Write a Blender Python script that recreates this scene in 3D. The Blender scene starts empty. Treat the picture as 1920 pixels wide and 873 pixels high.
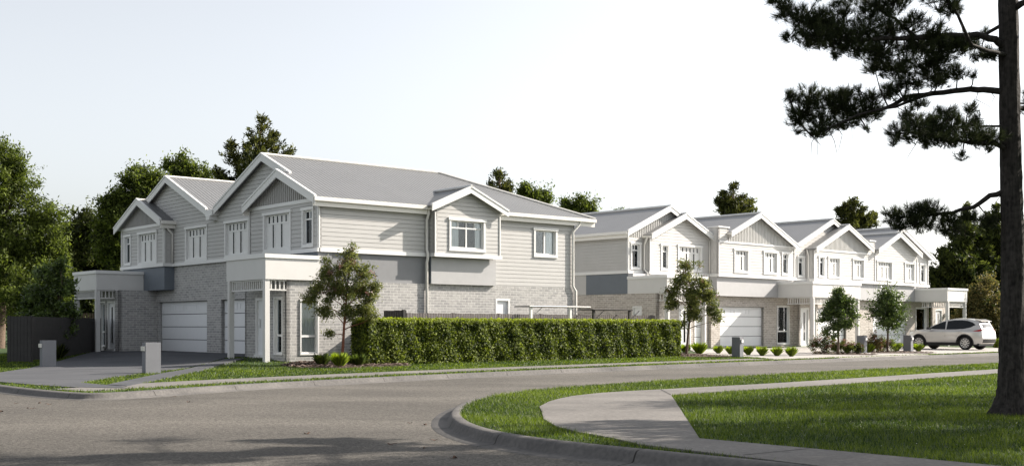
import bpy, math, random
import numpy as np
from mathutils import Vector, Matrix
from mathutils.geometry import delaunay_2d_cdt
rad = math.radians
rng = np.random.default_rng(7)
random.seed(7)
scene = bpy.context.scene
COL = scene.collection

# ------------------------------------------------------------------ camera, sky, sun, exposure
HC = 1.40
cd = bpy.data.cameras.new('camera'); cam = bpy.data.objects.new('camera', cd); COL.objects.link(cam)
cam.location = (0, 0, HC); cam.rotation_euler = (rad(90), 0, 0)
cd.sensor_width = 36; cd.lens = 36 * 2180 / 1920; cd.shift_y = 175 / 1920; cd.clip_end = 3000; cd.clip_start = .1
scene.camera = cam
SUN_AZ, SUN_EL = 22.0, 31.0          # azimuth counted from +X towards +Y
w = bpy.data.worlds.new('World'); scene.world = w; w.use_nodes = True
nt = w.node_tree; bg = nt.nodes['Background']
sky = nt.nodes.new('ShaderNodeTexSky'); sky.sky_type = 'NISHITA'; sky.sun_disc = False
sky.sun_elevation = rad(SUN_EL); sky.sun_rotation = rad(90 - SUN_AZ)
sky.air_density = 1.0; sky.dust_density = 2.2; sky.ozone_density = 1.0; sky.altitude = 0
hz = nt.nodes.new('ShaderNodeHueSaturation'); hz.inputs['Saturation'].default_value = .27; hz.inputs['Value'].default_value = 1.0   # thin high haze whitens the sky
nt.links.new(sky.outputs[0], hz.inputs['Color']); nt.links.new(hz.outputs[0], bg.inputs[0]); bg.inputs[1].default_value = 0.10
sd = bpy.data.lights.new('sun', 'SUN'); sd.energy = 5.0; sd.angle = rad(.6); sd.color = (1, .91, .80)
sun = bpy.data.objects.new('sun', sd); COL.objects.link(sun)
sv = Vector((math.cos(rad(SUN_AZ)) * math.cos(rad(SUN_EL)), math.sin(rad(SUN_AZ)) * math.cos(rad(SUN_EL)), math.sin(rad(SUN_EL))))
sun.rotation_euler = sv.to_track_quat('Z', 'Y').to_euler()
scene.view_settings.view_transform = 'Standard'; scene.view_settings.look = 'None'
scene.view_settings.exposure = 1.20; scene.view_settings.gamma = 1
scene.render.engine = 'CYCLES'
scene.cycles.max_bounces = 8; scene.cycles.transparent_max_bounces = 12

# ------------------------------------------------------------------ materials
MATS = {}
def mat(name, col, rough=.6, spec=.4, noise=0, nscale=5, bump=0, bscale=40, metal=0, coord='Object', clear=0, col2=None):
    if name in MATS: return MATS[name]
    m = bpy.data.materials.new(name); m.use_nodes = True; MATS[name] = m
    t = m.node_tree; b = t.nodes['Principled BSDF']
    b.inputs['Base Color'].default_value = (*col, 1); b.inputs['Roughness'].default_value = rough
    b.inputs['Specular IOR Level'].default_value = spec; b.inputs['Metallic'].default_value = metal
    if clear: b.inputs['Coat Weight'].default_value = clear; b.inputs['Coat Roughness'].default_value = .05
    if noise or bump: tc = t.nodes.new('ShaderNodeTexCoord')
    if noise:
        n = t.nodes.new('ShaderNodeTexNoise'); n.inputs['Scale'].default_value = nscale; n.inputs['Detail'].default_value = 8
        n.inputs['Roughness'].default_value = .65
        r = t.nodes.new('ShaderNodeValToRGB'); r.color_ramp.elements[0].position = .3; r.color_ramp.elements[1].position = .7
        c2 = col2 or [min(1, c * (1 + noise)) for c in col]; c1 = col if col2 else [c * (1 - noise) for c in col]
        r.color_ramp.elements[0].color = (*c1, 1); r.color_ramp.elements[1].color = (*c2, 1)
        t.links.new(tc.outputs[coord], n.inputs['Vector']); t.links.new(n.outputs[0], r.inputs[0]); t.links.new(r.outputs[0], b.inputs['Base Color'])
    if bump:
        n2 = t.nodes.new('ShaderNodeTexNoise'); n2.inputs['Scale'].default_value = bscale; n2.inputs['Detail'].default_value = 6
        bp = t.nodes.new('ShaderNodeBump'); bp.inputs['Strength'].default_value = min(1, bump); bp.inputs['Distance'].default_value = .02
        t.links.new(tc.outputs[coord], n2.inputs['Vector']); t.links.new(n2.outputs[0], bp.inputs['Height']); t.links.new(bp.outputs[0], b.inputs['Normal'])
    return m

def brick_mat(name, c1, c2, mortar):
    m = bpy.data.materials.new(name); m.use_nodes = True; MATS[name] = m
    t = m.node_tree; b = t.nodes['Principled BSDF']; b.inputs['Roughness'].default_value = .85; b.inputs['Specular IOR Level'].default_value = .2
    uv = t.nodes.new('ShaderNodeUVMap'); uv.uv_map = 'UVMap'
    br = t.nodes.new('ShaderNodeTexBrick'); br.inputs['Scale'].default_value = 1
    br.inputs['Brick Width'].default_value = .29; br.inputs['Row Height'].default_value = .095
    br.inputs['Mortar Size'].default_value = .010; br.inputs['Mortar Smooth'].default_value = .1
    br.inputs['Color1'].default_value = (*c1, 1); br.inputs['Color2'].default_value = (*c2, 1); br.inputs['Mortar'].default_value = (*mortar, 1)
    no = t.nodes.new('ShaderNodeTexNoise'); no.inputs['Scale'].default_value = 9; no.inputs['Detail'].default_value = 6
    mx = t.nodes.new('ShaderNodeMix'); mx.data_type = 'RGBA'; mx.blend_type = 'MULTIPLY'; mx.inputs[0].default_value = .4
    rp = t.nodes.new('ShaderNodeValToRGB'); rp.color_ramp.elements[0].position = .3; rp.color_ramp.elements[0].color = (.55, .55, .55, 1); rp.color_ramp.elements[1].position = .7; rp.color_ramp.elements[1].color = (1.2, 1.2, 1.2, 1)
    t.links.new(uv.outputs[0], br.inputs['Vector']); t.links.new(uv.outputs[0], no.inputs['Vector'])
    t.links.new(no.outputs[0], rp.inputs[0]); t.links.new(br.outputs['Color'], mx.inputs[6]); t.links.new(rp.outputs[0], mx.inputs[7])
    t.links.new(mx.outputs[2], b.inputs['Base Color'])
    bp = t.nodes.new('ShaderNodeBump'); bp.inputs['Strength'].default_value = .8; bp.inputs['Distance'].default_value = .012; bp.invert = True
    t.links.new(br.outputs['Fac'], bp.inputs['Height']); t.links.new(bp.outputs[0], b.inputs['Normal'])
    return m

def roof_mat(name, col):
    m = mat(name, col, rough=.42, spec=.5, noise=.06, nscale=.8)
    t = m.node_tree; b = t.nodes['Principled BSDF']
    uv = t.nodes.new('ShaderNodeUVMap'); uv.uv_map = 'UVMap'; sx = t.nodes.new('ShaderNodeSeparateXYZ')
    mu = t.nodes.new('ShaderNodeMath'); mu.operation = 'MULTIPLY'; mu.inputs[1].default_value = 2 * math.pi / .17
    sn = t.nodes.new('ShaderNodeMath'); sn.operation = 'SINE'
    bp = t.nodes.new('ShaderNodeBump'); bp.inputs['Strength'].default_value = 1; bp.inputs['Distance'].default_value = .007
    t.links.new(uv.outputs[0], sx.inputs[0]); t.links.new(sx.outputs[0], mu.inputs[0]); t.links.new(mu.outputs[0], sn.inputs[0])
    t.links.new(sn.outputs[0], bp.inputs['Height']); t.links.new(bp.outputs[0], b.inputs['Normal'])
    return m

def glass_mat():
    m = bpy.data.materials.new('window_glass'); m.use_nodes = True; t = m.node_tree; t.nodes.clear()
    o = t.nodes.new('ShaderNodeOutputMaterial'); mx = t.nodes.new('ShaderNodeMixShader'); tr = t.nodes.new('ShaderNodeBsdfTransparent')
    gl = t.nodes.new('ShaderNodeBsdfGlossy'); gl.inputs['Roughness'].default_value = .02; gl.inputs[0].default_value = (.9, .95, 1, 1)
    tr.inputs[0].default_value = (.93, .95, .95, 1)
    lw = t.nodes.new('ShaderNodeFresnel'); lw.inputs[0].default_value = 1.38
    t.links.new(lw.outputs[0], mx.inputs[0]); t.links.new(tr.outputs[0], mx.inputs[1]); t.links.new(gl.outputs[0], mx.inputs[2]); t.links.new(mx.outputs[0], o.inputs[0])
    return m

def leaf_mat(name, ca, cb, trans=.35, rough=.45, spec=.5):
    m = bpy.data.materials.new(name); m.use_nodes = True; MATS[name] = m; t = m.node_tree; b = t.nodes['Principled BSDF']
    at = t.nodes.new('ShaderNodeAttribute'); at.attribute_name = 'tint'
    r = t.nodes.new('ShaderNodeValToRGB'); r.color_ramp.elements[0].color = (*ca, 1); r.color_ramp.elements[1].color = (*cb, 1)
    t.links.new(at.outputs['Fac'], r.inputs[0]); t.links.new(r.outputs[0], b.inputs['Base Color'])
    b.inputs['Roughness'].default_value = rough; b.inputs['Specular IOR Level'].default_value = spec
    tl = t.nodes.new('ShaderNodeBsdfTranslucent'); mx = t.nodes.new('ShaderNodeMixShader'); mx.inputs[0].default_value = trans
    hs = t.nodes.new('ShaderNodeHueSaturation'); hs.inputs['Value'].default_value = 1.5; hs.inputs['Saturation'].default_value = 1.1
    t.links.new(r.outputs[0], hs.inputs['Color']); t.links.new(hs.outputs[0], tl.inputs[0])
    t.links.new(b.outputs[0], mx.inputs[1]); t.links.new(tl.outputs[0], mx.inputs[2])
    t.links.new(mx.outputs[0], t.nodes['Material Output'].inputs[0])
    return m

def ground_mat(name, dark, light, s1, s2, bump, rough=.9, patch=None):
    """two noise scales (broad wear + fine aggregate)"""
    m = bpy.data.materials.new(name); m.use_nodes = True; MATS[name] = m; t = m.node_tree; b = t.nodes['Principled BSDF']
    b.inputs['Roughness'].default_value = rough; b.inputs['Specular IOR Level'].default_value = .25
    tc = t.nodes.new('ShaderNodeTexCoord')
    n1 = t.nodes.new('ShaderNodeTexNoise'); n1.inputs['Scale'].default_value = s1; n1.inputs['Detail'].default_value = 5; n1.inputs['Distortion'].default_value = .6
    n2 = t.nodes.new('ShaderNodeTexNoise'); n2.inputs['Scale'].default_value = s2; n2.inputs['Detail'].default_value = 3
    mp = t.nodes.new('ShaderNodeMapping'); mp.inputs['Rotation'].default_value = (0, 0, rad(-44)); mp.inputs['Scale'].default_value = (.55, 1.1, 1)
    r = t.nodes.new('ShaderNodeValToRGB'); r.color_ramp.elements[0].position = .32; r.color_ramp.elements[1].position = .68
    r.color_ramp.elements[0].color = (*dark, 1); r.color_ramp.elements[1].color = (*light, 1)
    mx = t.nodes.new('ShaderNodeMath'); mx.operation = 'MULTIPLY_ADD'; mx.inputs[1].default_value = .55; mx.inputs[2].default_value = 0
    m2 = t.nodes.new('ShaderNodeMath'); m2.operation = 'MULTIPLY_ADD'; m2.inputs[1].default_value = .45
    t.links.new(tc.outputs['Object'], mp.inputs[0]); t.links.new(mp.outputs[0], n1.inputs['Vector']); t.links.new(tc.outputs['Object'], n2.inputs['Vector'])
    t.links.new(n1.outputs[0], mx.inputs[0]); t.links.new(n2.outputs[0], m2.inputs[0]); t.links.new(mx.outputs[0], m2.inputs[2])
    t.links.new(m2.outputs[0], r.inputs[0]); t.links.new(r.outputs[0], b.inputs['Base Color'])
    bp = t.nodes.new('ShaderNodeBump'); bp.inputs['Strength'].default_value = bump; bp.inputs['Distance'].default_value = .01
    t.links.new(n2.outputs[0], bp.inputs['Height']); t.links.new(bp.outputs[0], b.inputs['Normal'])
    return m

BOARD1 = mat('board_paint_grey', (.455, .45, .44), rough=.6, noise=.04, nscale=1.5)
BOARD2 = mat('board_paint_white', (.53, .52, .505), rough=.6, noise=.03, nscale=1.5)
TRIM = mat('trim_white', (.67, .67, .66), rough=.5, noise=.02, nscale=2)
FASCIA = mat('fascia_cream', (.58, .575, .56), rough=.7, noise=.03, nscale=2)
BATTEN1 = mat('batten_grey', (.36, .355, .345), rough=.6)
BATTEN2 = mat('batten_light', (.55, .545, .53), rough=.6)
SLATE = mat('slate_render', (.13, .15, .175), rough=.6, noise=.05, nscale=3)
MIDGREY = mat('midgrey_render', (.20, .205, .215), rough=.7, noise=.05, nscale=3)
LIGHTREND = mat('lightgrey_render', (.38, .38, .385), rough=.7, noise=.04, nscale=3)
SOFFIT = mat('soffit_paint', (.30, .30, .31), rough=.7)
BRICK1 = brick_mat('brick_grey', (.30, .298, .295), (.42, .412, .40), (.56, .55, .53))
BRICK2 = brick_mat('brick_warm', (.36, .325, .29), (.50, .46, .42), (.62, .59, .55))
ROOF = roof_mat('corrugated_roof', (.125, .127, .13))
ROOFW = roof_mat('corrugated_roof_light', (.22, .22, .222))
GUTTER = mat('gutter_cream', (.72, .70, .66), rough=.4)
DOORW = mat('garage_white', (.72, .73, .74), rough=.45, noise=.02, nscale=3)
GLASS = glass_mat()
CURT = mat('curtain_white', (.80, .80, .79), rough=.9)
CURTG = mat('curtain_grey', (.32, .32, .33), rough=.9)
INT = mat('room_dark', (.10, .10, .11), rough=.9)
ASPH = ground_mat('asphalt', (.040, .0375, .034), (.128, .118, .104), .30, 48, 1.0)
def grit(m, scale, lo, hi):   # pale and dark stones of the aggregate
    t = m.node_tree; b = t.nodes['Principled BSDF']; src = b.inputs['Base Color'].links[0].from_socket
    tc = t.nodes.new('ShaderNodeTexCoord'); vo = t.nodes.new('ShaderNodeTexVoronoi'); vo.inputs['Scale'].default_value = scale; r = t.nodes.new('ShaderNodeValToRGB')
    r.color_ramp.elements[0].color = (lo, lo, lo, 1); r.color_ramp.elements[1].color = (hi, hi, hi, 1); sp = t.nodes.new('ShaderNodeSeparateColor')
    mx = t.nodes.new('ShaderNodeMix'); mx.data_type = 'RGBA'; mx.blend_type = 'MULTIPLY'; mx.inputs[0].default_value = 1
    t.links.new(tc.outputs['Object'], vo.inputs['Vector']); t.links.new(vo.outputs['Color'], sp.inputs[0]); t.links.new(sp.outputs[0], r.inputs[0]); t.links.new(src, mx.inputs[6]); t.links.new(r.outputs[0], mx.inputs[7]); t.links.new(mx.outputs[2], b.inputs['Base Color'])
grit(ASPH, 38, .55, 1.45)
CONC = ground_mat('concrete', (.10, .095, .09), (.185, .174, .163), .9, 14, .35)
grit(CONC, 45, .86, 1.12)
KERBM = ground_mat('kerb_concrete', (.065, .063, .062), (.145, .137, .13), .8, 18, .5)
CONCD = ground_mat('concrete_driveway', (.045, .048, .055), (.085, .087, .094), 1.2, 20, .3)
CONCP = ground_mat('concrete_pale', (.27, .255, .24), (.38, .36, .34), .9, 14, .25)
SOIL = ground_mat('lawn_soil', (.018, .035, .010), (.045, .075, .018), .8, 6, .6)
MULCH = ground_mat('bark_mulch', (.03, .02, .015), (.13, .10, .08), 6, 30, 1)
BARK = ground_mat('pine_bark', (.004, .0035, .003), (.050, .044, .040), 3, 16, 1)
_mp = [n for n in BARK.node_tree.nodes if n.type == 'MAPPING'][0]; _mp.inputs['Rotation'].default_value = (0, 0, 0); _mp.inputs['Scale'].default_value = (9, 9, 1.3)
BARKL = mat('bark_brown', (.10, .07, .05), rough=.9, noise=.4, nscale=12, bump=.6)
BARKR = mat('bark_red', (.16, .06, .035), rough=.8, noise=.3, nscale=14)
LEAF_MID = leaf_mat('leaf_mid_green', (.006, .014, .003), (.15, .19, .036), .4, .6, .2)
LEAF_DARK = leaf_mat('leaf_dark_green', (.006, .012, .003), (.10, .12, .028), .35, .6, .2)
LEAF_CONE = leaf_mat('leaf_conifer', (.007, .012, .005), (.15, .16, .038), .3, .6, .2)
LEAF_GLOSS = leaf_mat('leaf_glossy', (.016, .032, .008), (.12, .17, .04), .3, .4, .4)
LEAF_STREET = leaf_mat('leaf_lillypilly', (.03, .05, .012), (.20, .21, .06), .4, .5, .3)
LEAF_TIP = leaf_mat('flower_heads', (.12, .055, .05), (.32, .17, .14), .2)
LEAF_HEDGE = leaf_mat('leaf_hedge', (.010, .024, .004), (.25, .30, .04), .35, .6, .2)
LEAF_AUT = leaf_mat('leaf_autumn', (.03, .045, .012), (.20, .16, .06), .35, .6, .2)
LEAF_RED = leaf_mat('leaf_red', (.06, .02, .015), (.28, .08, .06), .3)
GRASS = leaf_mat('grass_blades', (.012, .030, .005), (.155, .205, .026), .4, .5, .25)
TUFT_SHADE = leaf_mat('tuft_shaded', (.02, .04, .008), (.12, .16, .03), .35, .5, .3)  # darker copy of the tuft blades, shade by the duplex put into the colour
TUFT = leaf_mat('tuft_blades', (.06, .11, .012), (.34, .42, .05), .45, .5, .3)
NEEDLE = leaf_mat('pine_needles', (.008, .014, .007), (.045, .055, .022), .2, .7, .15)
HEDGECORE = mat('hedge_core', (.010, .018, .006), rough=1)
FENCE = mat('fence_dark', (.035, .033, .032), rough=.8, noise=.2, nscale=4)
FENCEG = mat('fence_paling', (.10, .088, .085), rough=.85, noise=.2, nscale=6)
POSTM = mat('mailbox_render', (.155, .16, .175), rough=.7, noise=.06, nscale=4)
BLACKP = mat('black_plastic', (.015, .015, .017), rough=.5)
METAL = mat('metal_silver', (.6, .6, .6), rough=.35, metal=.9)
RAIL = mat('rail_grey', (.22, .22, .22), rough=.5, metal=.5)
CARP = mat('car_paint', (.52, .505, .48), rough=.30, metal=.5, clear=.8)
CARG = mat('car_glass', (.006, .007, .009), rough=.06, spec=.3)
RUBBER = mat('rubber', (.012, .012, .012), rough=.8)
REDL = mat('tail_light_red', (.35, .02, .02), rough=.15, spec=.7)
PLATE = mat('number_plate', (.7, .7, .68), rough=.4)
DEADLEAF = mat('dead_leaf_brown', (.07, .035, .02), rough=.9)

# ------------------------------------------------------------------ object helpers
def link(o, parent=None):
    COL.objects.link(o)
    if parent is not None: o.parent = parent
    return o
def tag(o, label=None, cat=None, group=None, kind=None):
    if label: o['label'] = label
    if cat: o['category'] = cat
    if group: o['group'] = group
    if kind: o['kind'] = kind
    return o
def thing(name, label, cat, loc=(0, 0, 0), rz=0, group=None):
    o = bpy.data.objects.new(name, None); o.empty_display_size = .2; link(o); o.location = loc; o.rotation_euler = (0, 0, rz)
    return tag(o, label, cat, group)

class MB:
    def __init__(s): s.v = []; s.f = []; s.uv = []
    def quad(s, a, b, c, d, uv=None):
        i = len(s.v); s.v += [a, b, c, d]; s.f.append((i, i + 1, i + 2, i + 3)); s.uv += list(uv) if uv else [(0, 0)] * 4
    def poly(s, pts, uv=None):
        i = len(s.v); s.v += list(pts); s.f.append(tuple(range(i, i + len(pts)))); s.uv += list(uv) if uv else [(0, 0)] * len(pts)
    def box(s, x0, x1, y0, y1, z0, z1):
        P = lambda x, y, z: (x, y, z)
        s.quad(P(x0, y0, z0), P(x1, y0, z0), P(x1, y0, z1), P(x0, y0, z1), [(x0, z0), (x1, z0), (x1, z1), (x0, z1)])
        s.quad(P(x1, y1, z0), P(x0, y1, z0), P(x0, y1, z1), P(x1, y1, z1), [(x1, z0), (x0, z0), (x0, z1), (x1, z1)])
        s.quad(P(x0, y1, z0), P(x0, y0, z0), P(x0, y0, z1), P(x0, y1, z1), [(y1, z0), (y0, z0), (y0, z1), (y1, z1)])
        s.quad(P(x1, y0, z0), P(x1, y1, z0), P(x1, y1, z1), P(x1, y0, z1), [(y0, z0), (y1, z0), (y1, z1), (y0, z1)])
        s.quad(P(x0, y0, z1), P(x1, y0, z1), P(x1, y1, z1), P(x0, y1, z1), [(x0, y0), (x1, y0), (x1, y1), (x0, y1)])
        s.quad(P(x0, y1, z0), P(x1, y1, z0), P(x1, y0, z0), P(x0, y0, z0), [(x0, y1), (x1, y1), (x1, y0), (x0, y0)])
    def prism(s, pts, h):   # pts: list of 3D pts (planar), h: 3D offset vector
        q = [(p[0] + h[0], p[1] + h[1], p[2] + h[2]) for p in pts]; n = len(pts)
        s.poly(pts); s.poly(q[::-1])
        for i in range(n):
            j = (i + 1) % n; s.quad(pts[i], q[i], q[j], pts[j])
    def tube(s, path, r, seg=8, cap=True):
        path = [Vector(p) for p in path]; rs = r if isinstance(r, (list, tuple)) else [r] * len(path)
        rings = []
        prev = None
        for i, p in enumerate(path):
            d = (path[min(i + 1, len(path) - 1)] - path[max(i - 1, 0)]).normalized()
            a = d.orthogonal().normalized() if prev is None else (prev - d * prev.dot(d)).normalized()
            prev = a; b = d.cross(a)
            st = len(s.v)
            for k in range(seg):
                t = 2 * math.pi * k / seg; s.v.append(tuple(p + (a * math.cos(t) + b * math.sin(t)) * rs[i])); s.uv_pad = 0
            rings.append(st)
        for i in range(len(path) - 1):
            for k in range(seg):
                k2 = (k + 1) % seg
                s.f.append((rings[i] + k, rings[i] + k2, rings[i + 1] + k2, rings[i + 1] + k)); s.uv += [(0, 0)] * 4
        if cap:
            s.f.append(tuple(rings[0] + k for k in range(seg))[::-1]); s.uv += [(0, 0)] * seg
            s.f.append(tuple(rings[-1] + k for k in range(seg))); s.uv += [(0, 0)] * seg
    def build(s, name, m, parent=None, smooth=False, uv=True, fix=True):
        me = bpy.data.meshes.new(name); me.from_pydata(s.v, [], s.f)
        if uv and len(s.uv) == len(me.loops):
            l = me.uv_layers.new(name='UVMap'); l.data.foreach_set('uv', np.array(s.uv, dtype=np.float32).ravel())
        me.materials.append(m)
        if smooth: me.polygons.foreach_set('use_smooth', [True] * len(me.polygons))
        me.update()
        return link(bpy.data.objects.new(name, me), parent)

def fastmesh(name, V, F, mats, parent=None, tint=None, midx=None, smooth=False):
    """V (n,3), F (m,k) numpy"""
    me = bpy.data.meshes.new(name); n, k = F.shape
    me.vertices.add(len(V)); me.vertices.foreach_set('co', V.astype(np.float32).ravel())
    me.loops.add(n * k); me.loops.foreach_set('vertex_index', F.astype(np.int32).ravel())
    me.polygons.add(n); me.polygons.foreach_set('loop_start', np.arange(0, n * k, k, dtype=np.int32)); me.polygons.foreach_set('loop_total', np.full(n, k, dtype=np.int32))
    for m in mats: me.materials.append(m)
    if midx is not None: me.polygons.foreach_set('material_index', midx.astype(np.int32))
    if tint is not None:
        a = me.attributes.new('tint', 'FLOAT', 'FACE'); a.data.foreach_set('value', tint.astype(np.float32))
    me.update(calc_edges=True)
    return link(bpy.data.objects.new(name, me), parent)

# ------------------------------------------------------------------ ground
def arr(p): return np.array(p, dtype=float)
def smooth_line(P, step=.35, it=2):
    P = arr(P)
    for _ in range(it):
        Q = [P[0]]
        for a, b in zip(P[:-1], P[1:]): Q += [a * .75 + b * .25, a * .25 + b * .75]
        P = arr(Q + [P[-1]])
    return P
def offset_line(P, d):    # to the left of the travel direction
    T = np.zeros_like(P); T[1:-1] = P[2:] - P[:-2]; T[0] = P[1] - P[0]; T[-1] = P[-1] - P[-2]
    T /= np.linalg.norm(T, axis=1)[:, None]; return P + np.stack([-T[:, 1], T[:, 0]], 1) * d
UD = arr((-.645, .764)); VD = arr((.725, .688))
far_raw = [arr((-10.71, 24.32)) + UD * t for t in (260, 120, 40, 15, 5)] + [arr(p) for p in ((-10.71, 24.32), (-9.6, 23.1), (-8.65, 22.25), (-8.05, 21.93), (-7.5, 22.25), (-6.75, 23.6), (-6.0, 25.2), (-4.89, 26.75), (-3.51, 28.66), (-1.71, 30.98), (.9, 33.9), (4.6, 37.85), (8.0, 41.3), (12.6, 45.7), (18.2, 51.1), (23.3, 55.9))]
far_raw += [far_raw[-1] + VD * t for t in (10, 60, 400)]
FARK = smooth_line(far_raw)
near_raw = [arr((17.44, 41.4)) + VD * t for t in (400, 60, 10)] + [arr(p) for p in ((17.44, 41.4), (12.6, 36.9), (9.28, 33.72), (5.85, 30.37), (3.55, 27.82), (1.4, 25.4), (.1, 23.6), (-.62, 21.9), (-1.02, 20.2), (-1.2, 18.3), (-1.17, 16.6), (-1.0, 15.3), (-.72, 14.3), (-.42, 13.57), (0, 12.9), (.58, 12.2), (1.2, 11.55), (3.2, 9.5), (7, 5.6), (12, .6), (40, -27))]
NEARK = smooth_line(near_raw)
def dist_line(X, Y, P):
    d = np.full(np.shape(X), 1e9)
    for a, b in zip(P[:-1], P[1:]):
        ab = b - a; L = ab @ ab + 1e-12
        t = np.clip(((X - a[0]) * ab[0] + (Y - a[1]) * ab[1]) / L, 0, 1)
        d = np.minimum(d, np.hypot(X - a[0] - t * ab[0], Y - a[1] - t * ab[1]))
    return d
def hfar(X, Y):
    d = dist_line(np.asarray(X, float), np.asarray(Y, float), FARK)
    s = np.clip((d - 6.6) / 5.0, 0, 1); s = s * s * (3 - 2 * s)
    return .125 + .03 * np.clip((d - .5) / 5, 0, 1) + .20 * s
def hnear(X, Y): return np.full(np.shape(X), .14)
def in_poly(X, Y, P):
    ins = np.zeros(np.shape(X), bool); n = len(P)
    for i in range(n):
        x0, y0 = P[i]; x1, y1 = P[(i + 1) % n]
        if y0 == y1: continue
        c = ((y0 > Y) != (y1 > Y)) & (X < (x1 - x0) * (Y - y0) / (y1 - y0) + x0); ins ^= c
    return ins
def densify(P, step, near=True):
    Q = []
    for i in range(len(P)):
        a = arr(P[i]); b = arr(P[(i + 1) % len(P)]); L = np.linalg.norm(b - a)
        n = max(1, int(L / step)) if (near and L < 60) else 1
        Q += [a + (b - a) * k / n for k in range(n)]
    return arr(Q)
def sheet(name, P, hf, off, m, step=1.0, box=(-22, 36, 9, 76), edge=0.0, kind='structure'):
    P = densify(P, step * .6)
    gx, gy = np.meshgrid(np.arange(max(box[0], P[:, 0].min()), min(box[1], P[:, 0].max()), step), np.arange(max(box[2], P[:, 1].min()), min(box[3], P[:, 1].max()), step))
    gx = gx.ravel() + .013; gy = gy.ravel() + .017
    k = in_poly(gx, gy, P) & (dist_line(gx, gy, np.vstack([P, P[:1]])) > step * .25) if len(gx) else np.zeros(0, bool)
    pts = [Vector((float(x), float(y))) for x, y in P] + [Vector((float(x), float(y))) for x, y in zip(gx[k], gy[k])]
    n = len(P)
    r = delaunay_2d_cdt(pts, [(i, (i + 1) % n) for i in range(n)], [], 1, 1e-5)
    V = arr([(v.x, v.y) for v in r[0]]); Z = hf(V[:, 0], V[:, 1]) + off
    me = bpy.data.meshes.new(name)
    fs = []
    for f in r[2]:
        c = V[list(f)].mean(0)
        fs.append(tuple(f))
    verts = [(x, y, z) for (x, y), z in zip(V, Z)]
    if edge:      # skirt so a slab has thickness
        nb = len(verts); zP = hf(P[:, 0], P[:, 1]) + off
        base = len(verts); verts += [(x, y, z) for (x, y), z in zip(P, zP)] + [(x, y, z - edge) for (x, y), z in zip(P, zP)]
        for i in range(n): fs.append((base + i, base + (i + 1) % n, base + n + (i + 1) % n, base + n + i))
    me.from_pydata(verts, [], fs); me.materials.append(m); me.update()
    return tag(link(bpy.data.objects.new(name, me)), kind=kind)

mb = MB(); mb.quad((-1200, -1200, -.06), (1200, -1200, -.06), (1200, 1200, -.06), (-1200, 1200, -.06))
tag(mb.build('ground', SOIL), kind='structure')
mb = MB(); mb.quad((-260, -60, 0), (420, -60, 0), (420, 420, 0), (-260, 420, 0))
tag(mb.build('road', ASPH), kind='structure')
fo = offset_line(FARK, .38)
FAR_POLY = np.vstack([fo, [(420, 700), (-260, 700)]])
sheet('lawn', FAR_POLY, hfar, -.012, SOIL, 1.4)
no_ = offset_line(NEARK, .41)
NEAR_POLY = np.vstack([no_, [(300, -27), (420, 300)]])
sheet('lawn', NEAR_POLY, hnear, -.012, SOIL, 2.5)
west = [(-17.6, 18.5), (-17.6 - 167, 18.5 + 198), (-260, 100), (-260, -60), (-40, -60), (-30, 5)]
sheet('lawn', west, lambda X, Y: np.full(np.shape(X), .12), 0, SOIL, 6, edge=.2)

def kerb(name, P, prof, m):
    V = []; F = []; k = len(prof)
    L = np.concatenate([[0], np.cumsum(np.linalg.norm(np.diff(P, axis=0), axis=1))])
    # resample so joints can be cut
    S = np.arange(0, L[-1], .6) if L[-1] < 900 else np.concatenate([np.arange(0, L[-1], .6)])
    Q = np.stack([np.interp(S, L, P[:, 0]), np.interp(S, L, P[:, 1])], 1)
    keep = (np.abs(Q[:, 0]) < 60) & (Q[:, 1] < 110) & (Q[:, 1] > -20)
    Q = Q[keep]
    T = np.zeros_like(Q); T[1:-1] = Q[2:] - Q[:-2]; T[0] = Q[1] - Q[0]; T[-1] = Q[-1] - Q[-2]
    T /= np.linalg.norm(T, axis=1)[:, None]; N = np.stack([-T[:, 1], T[:, 0]], 1)
    for q, nn in zip(Q, N):
        for (d, z) in prof: V.append((q[0] + nn[0] * d, q[1] + nn[1] * d, z))
    for i in range(len(Q) - 1):
        for j in range(k - 1): F.append((i * k + j, (i + 1) * k + j, (i + 1) * k + j + 1, i * k + j + 1))
    me = bpy.data.meshes.new(name); me.from_pydata(V, [], F); me.materials.append(m); me.polygons.foreach_set('use_smooth', [True] * len(F)); me.update()
    l = me.uv_layers.new(name='UVMap'); vi = np.array([lp.vertex_index for lp in me.loops]); l.data.foreach_set('uv', np.stack([(vi // k) * .6, (vi % k) * .1], 1).astype(np.float32).ravel())
    o = link(bpy.data.objects.new(name, me)); tag(o, kind='structure'); return o
PROFN = [(-.02, -.01), (0, .006), (.20, .016), (.225, .03), (.25, .09), (.275, .125), (.31, .14), (.40, .144), (.43, .135), (.44, 0)]
PROFF = [(-.02, -.01), (0, .006), (.16, .014), (.19, .03), (.22, .09), (.25, .112), (.36, .124), (.40, .12), (.41, 0)]
kerb('kerb', FARK, PROFF, KERBM); kerb('kerb', NEARK, PROFN, KERBM)

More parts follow.
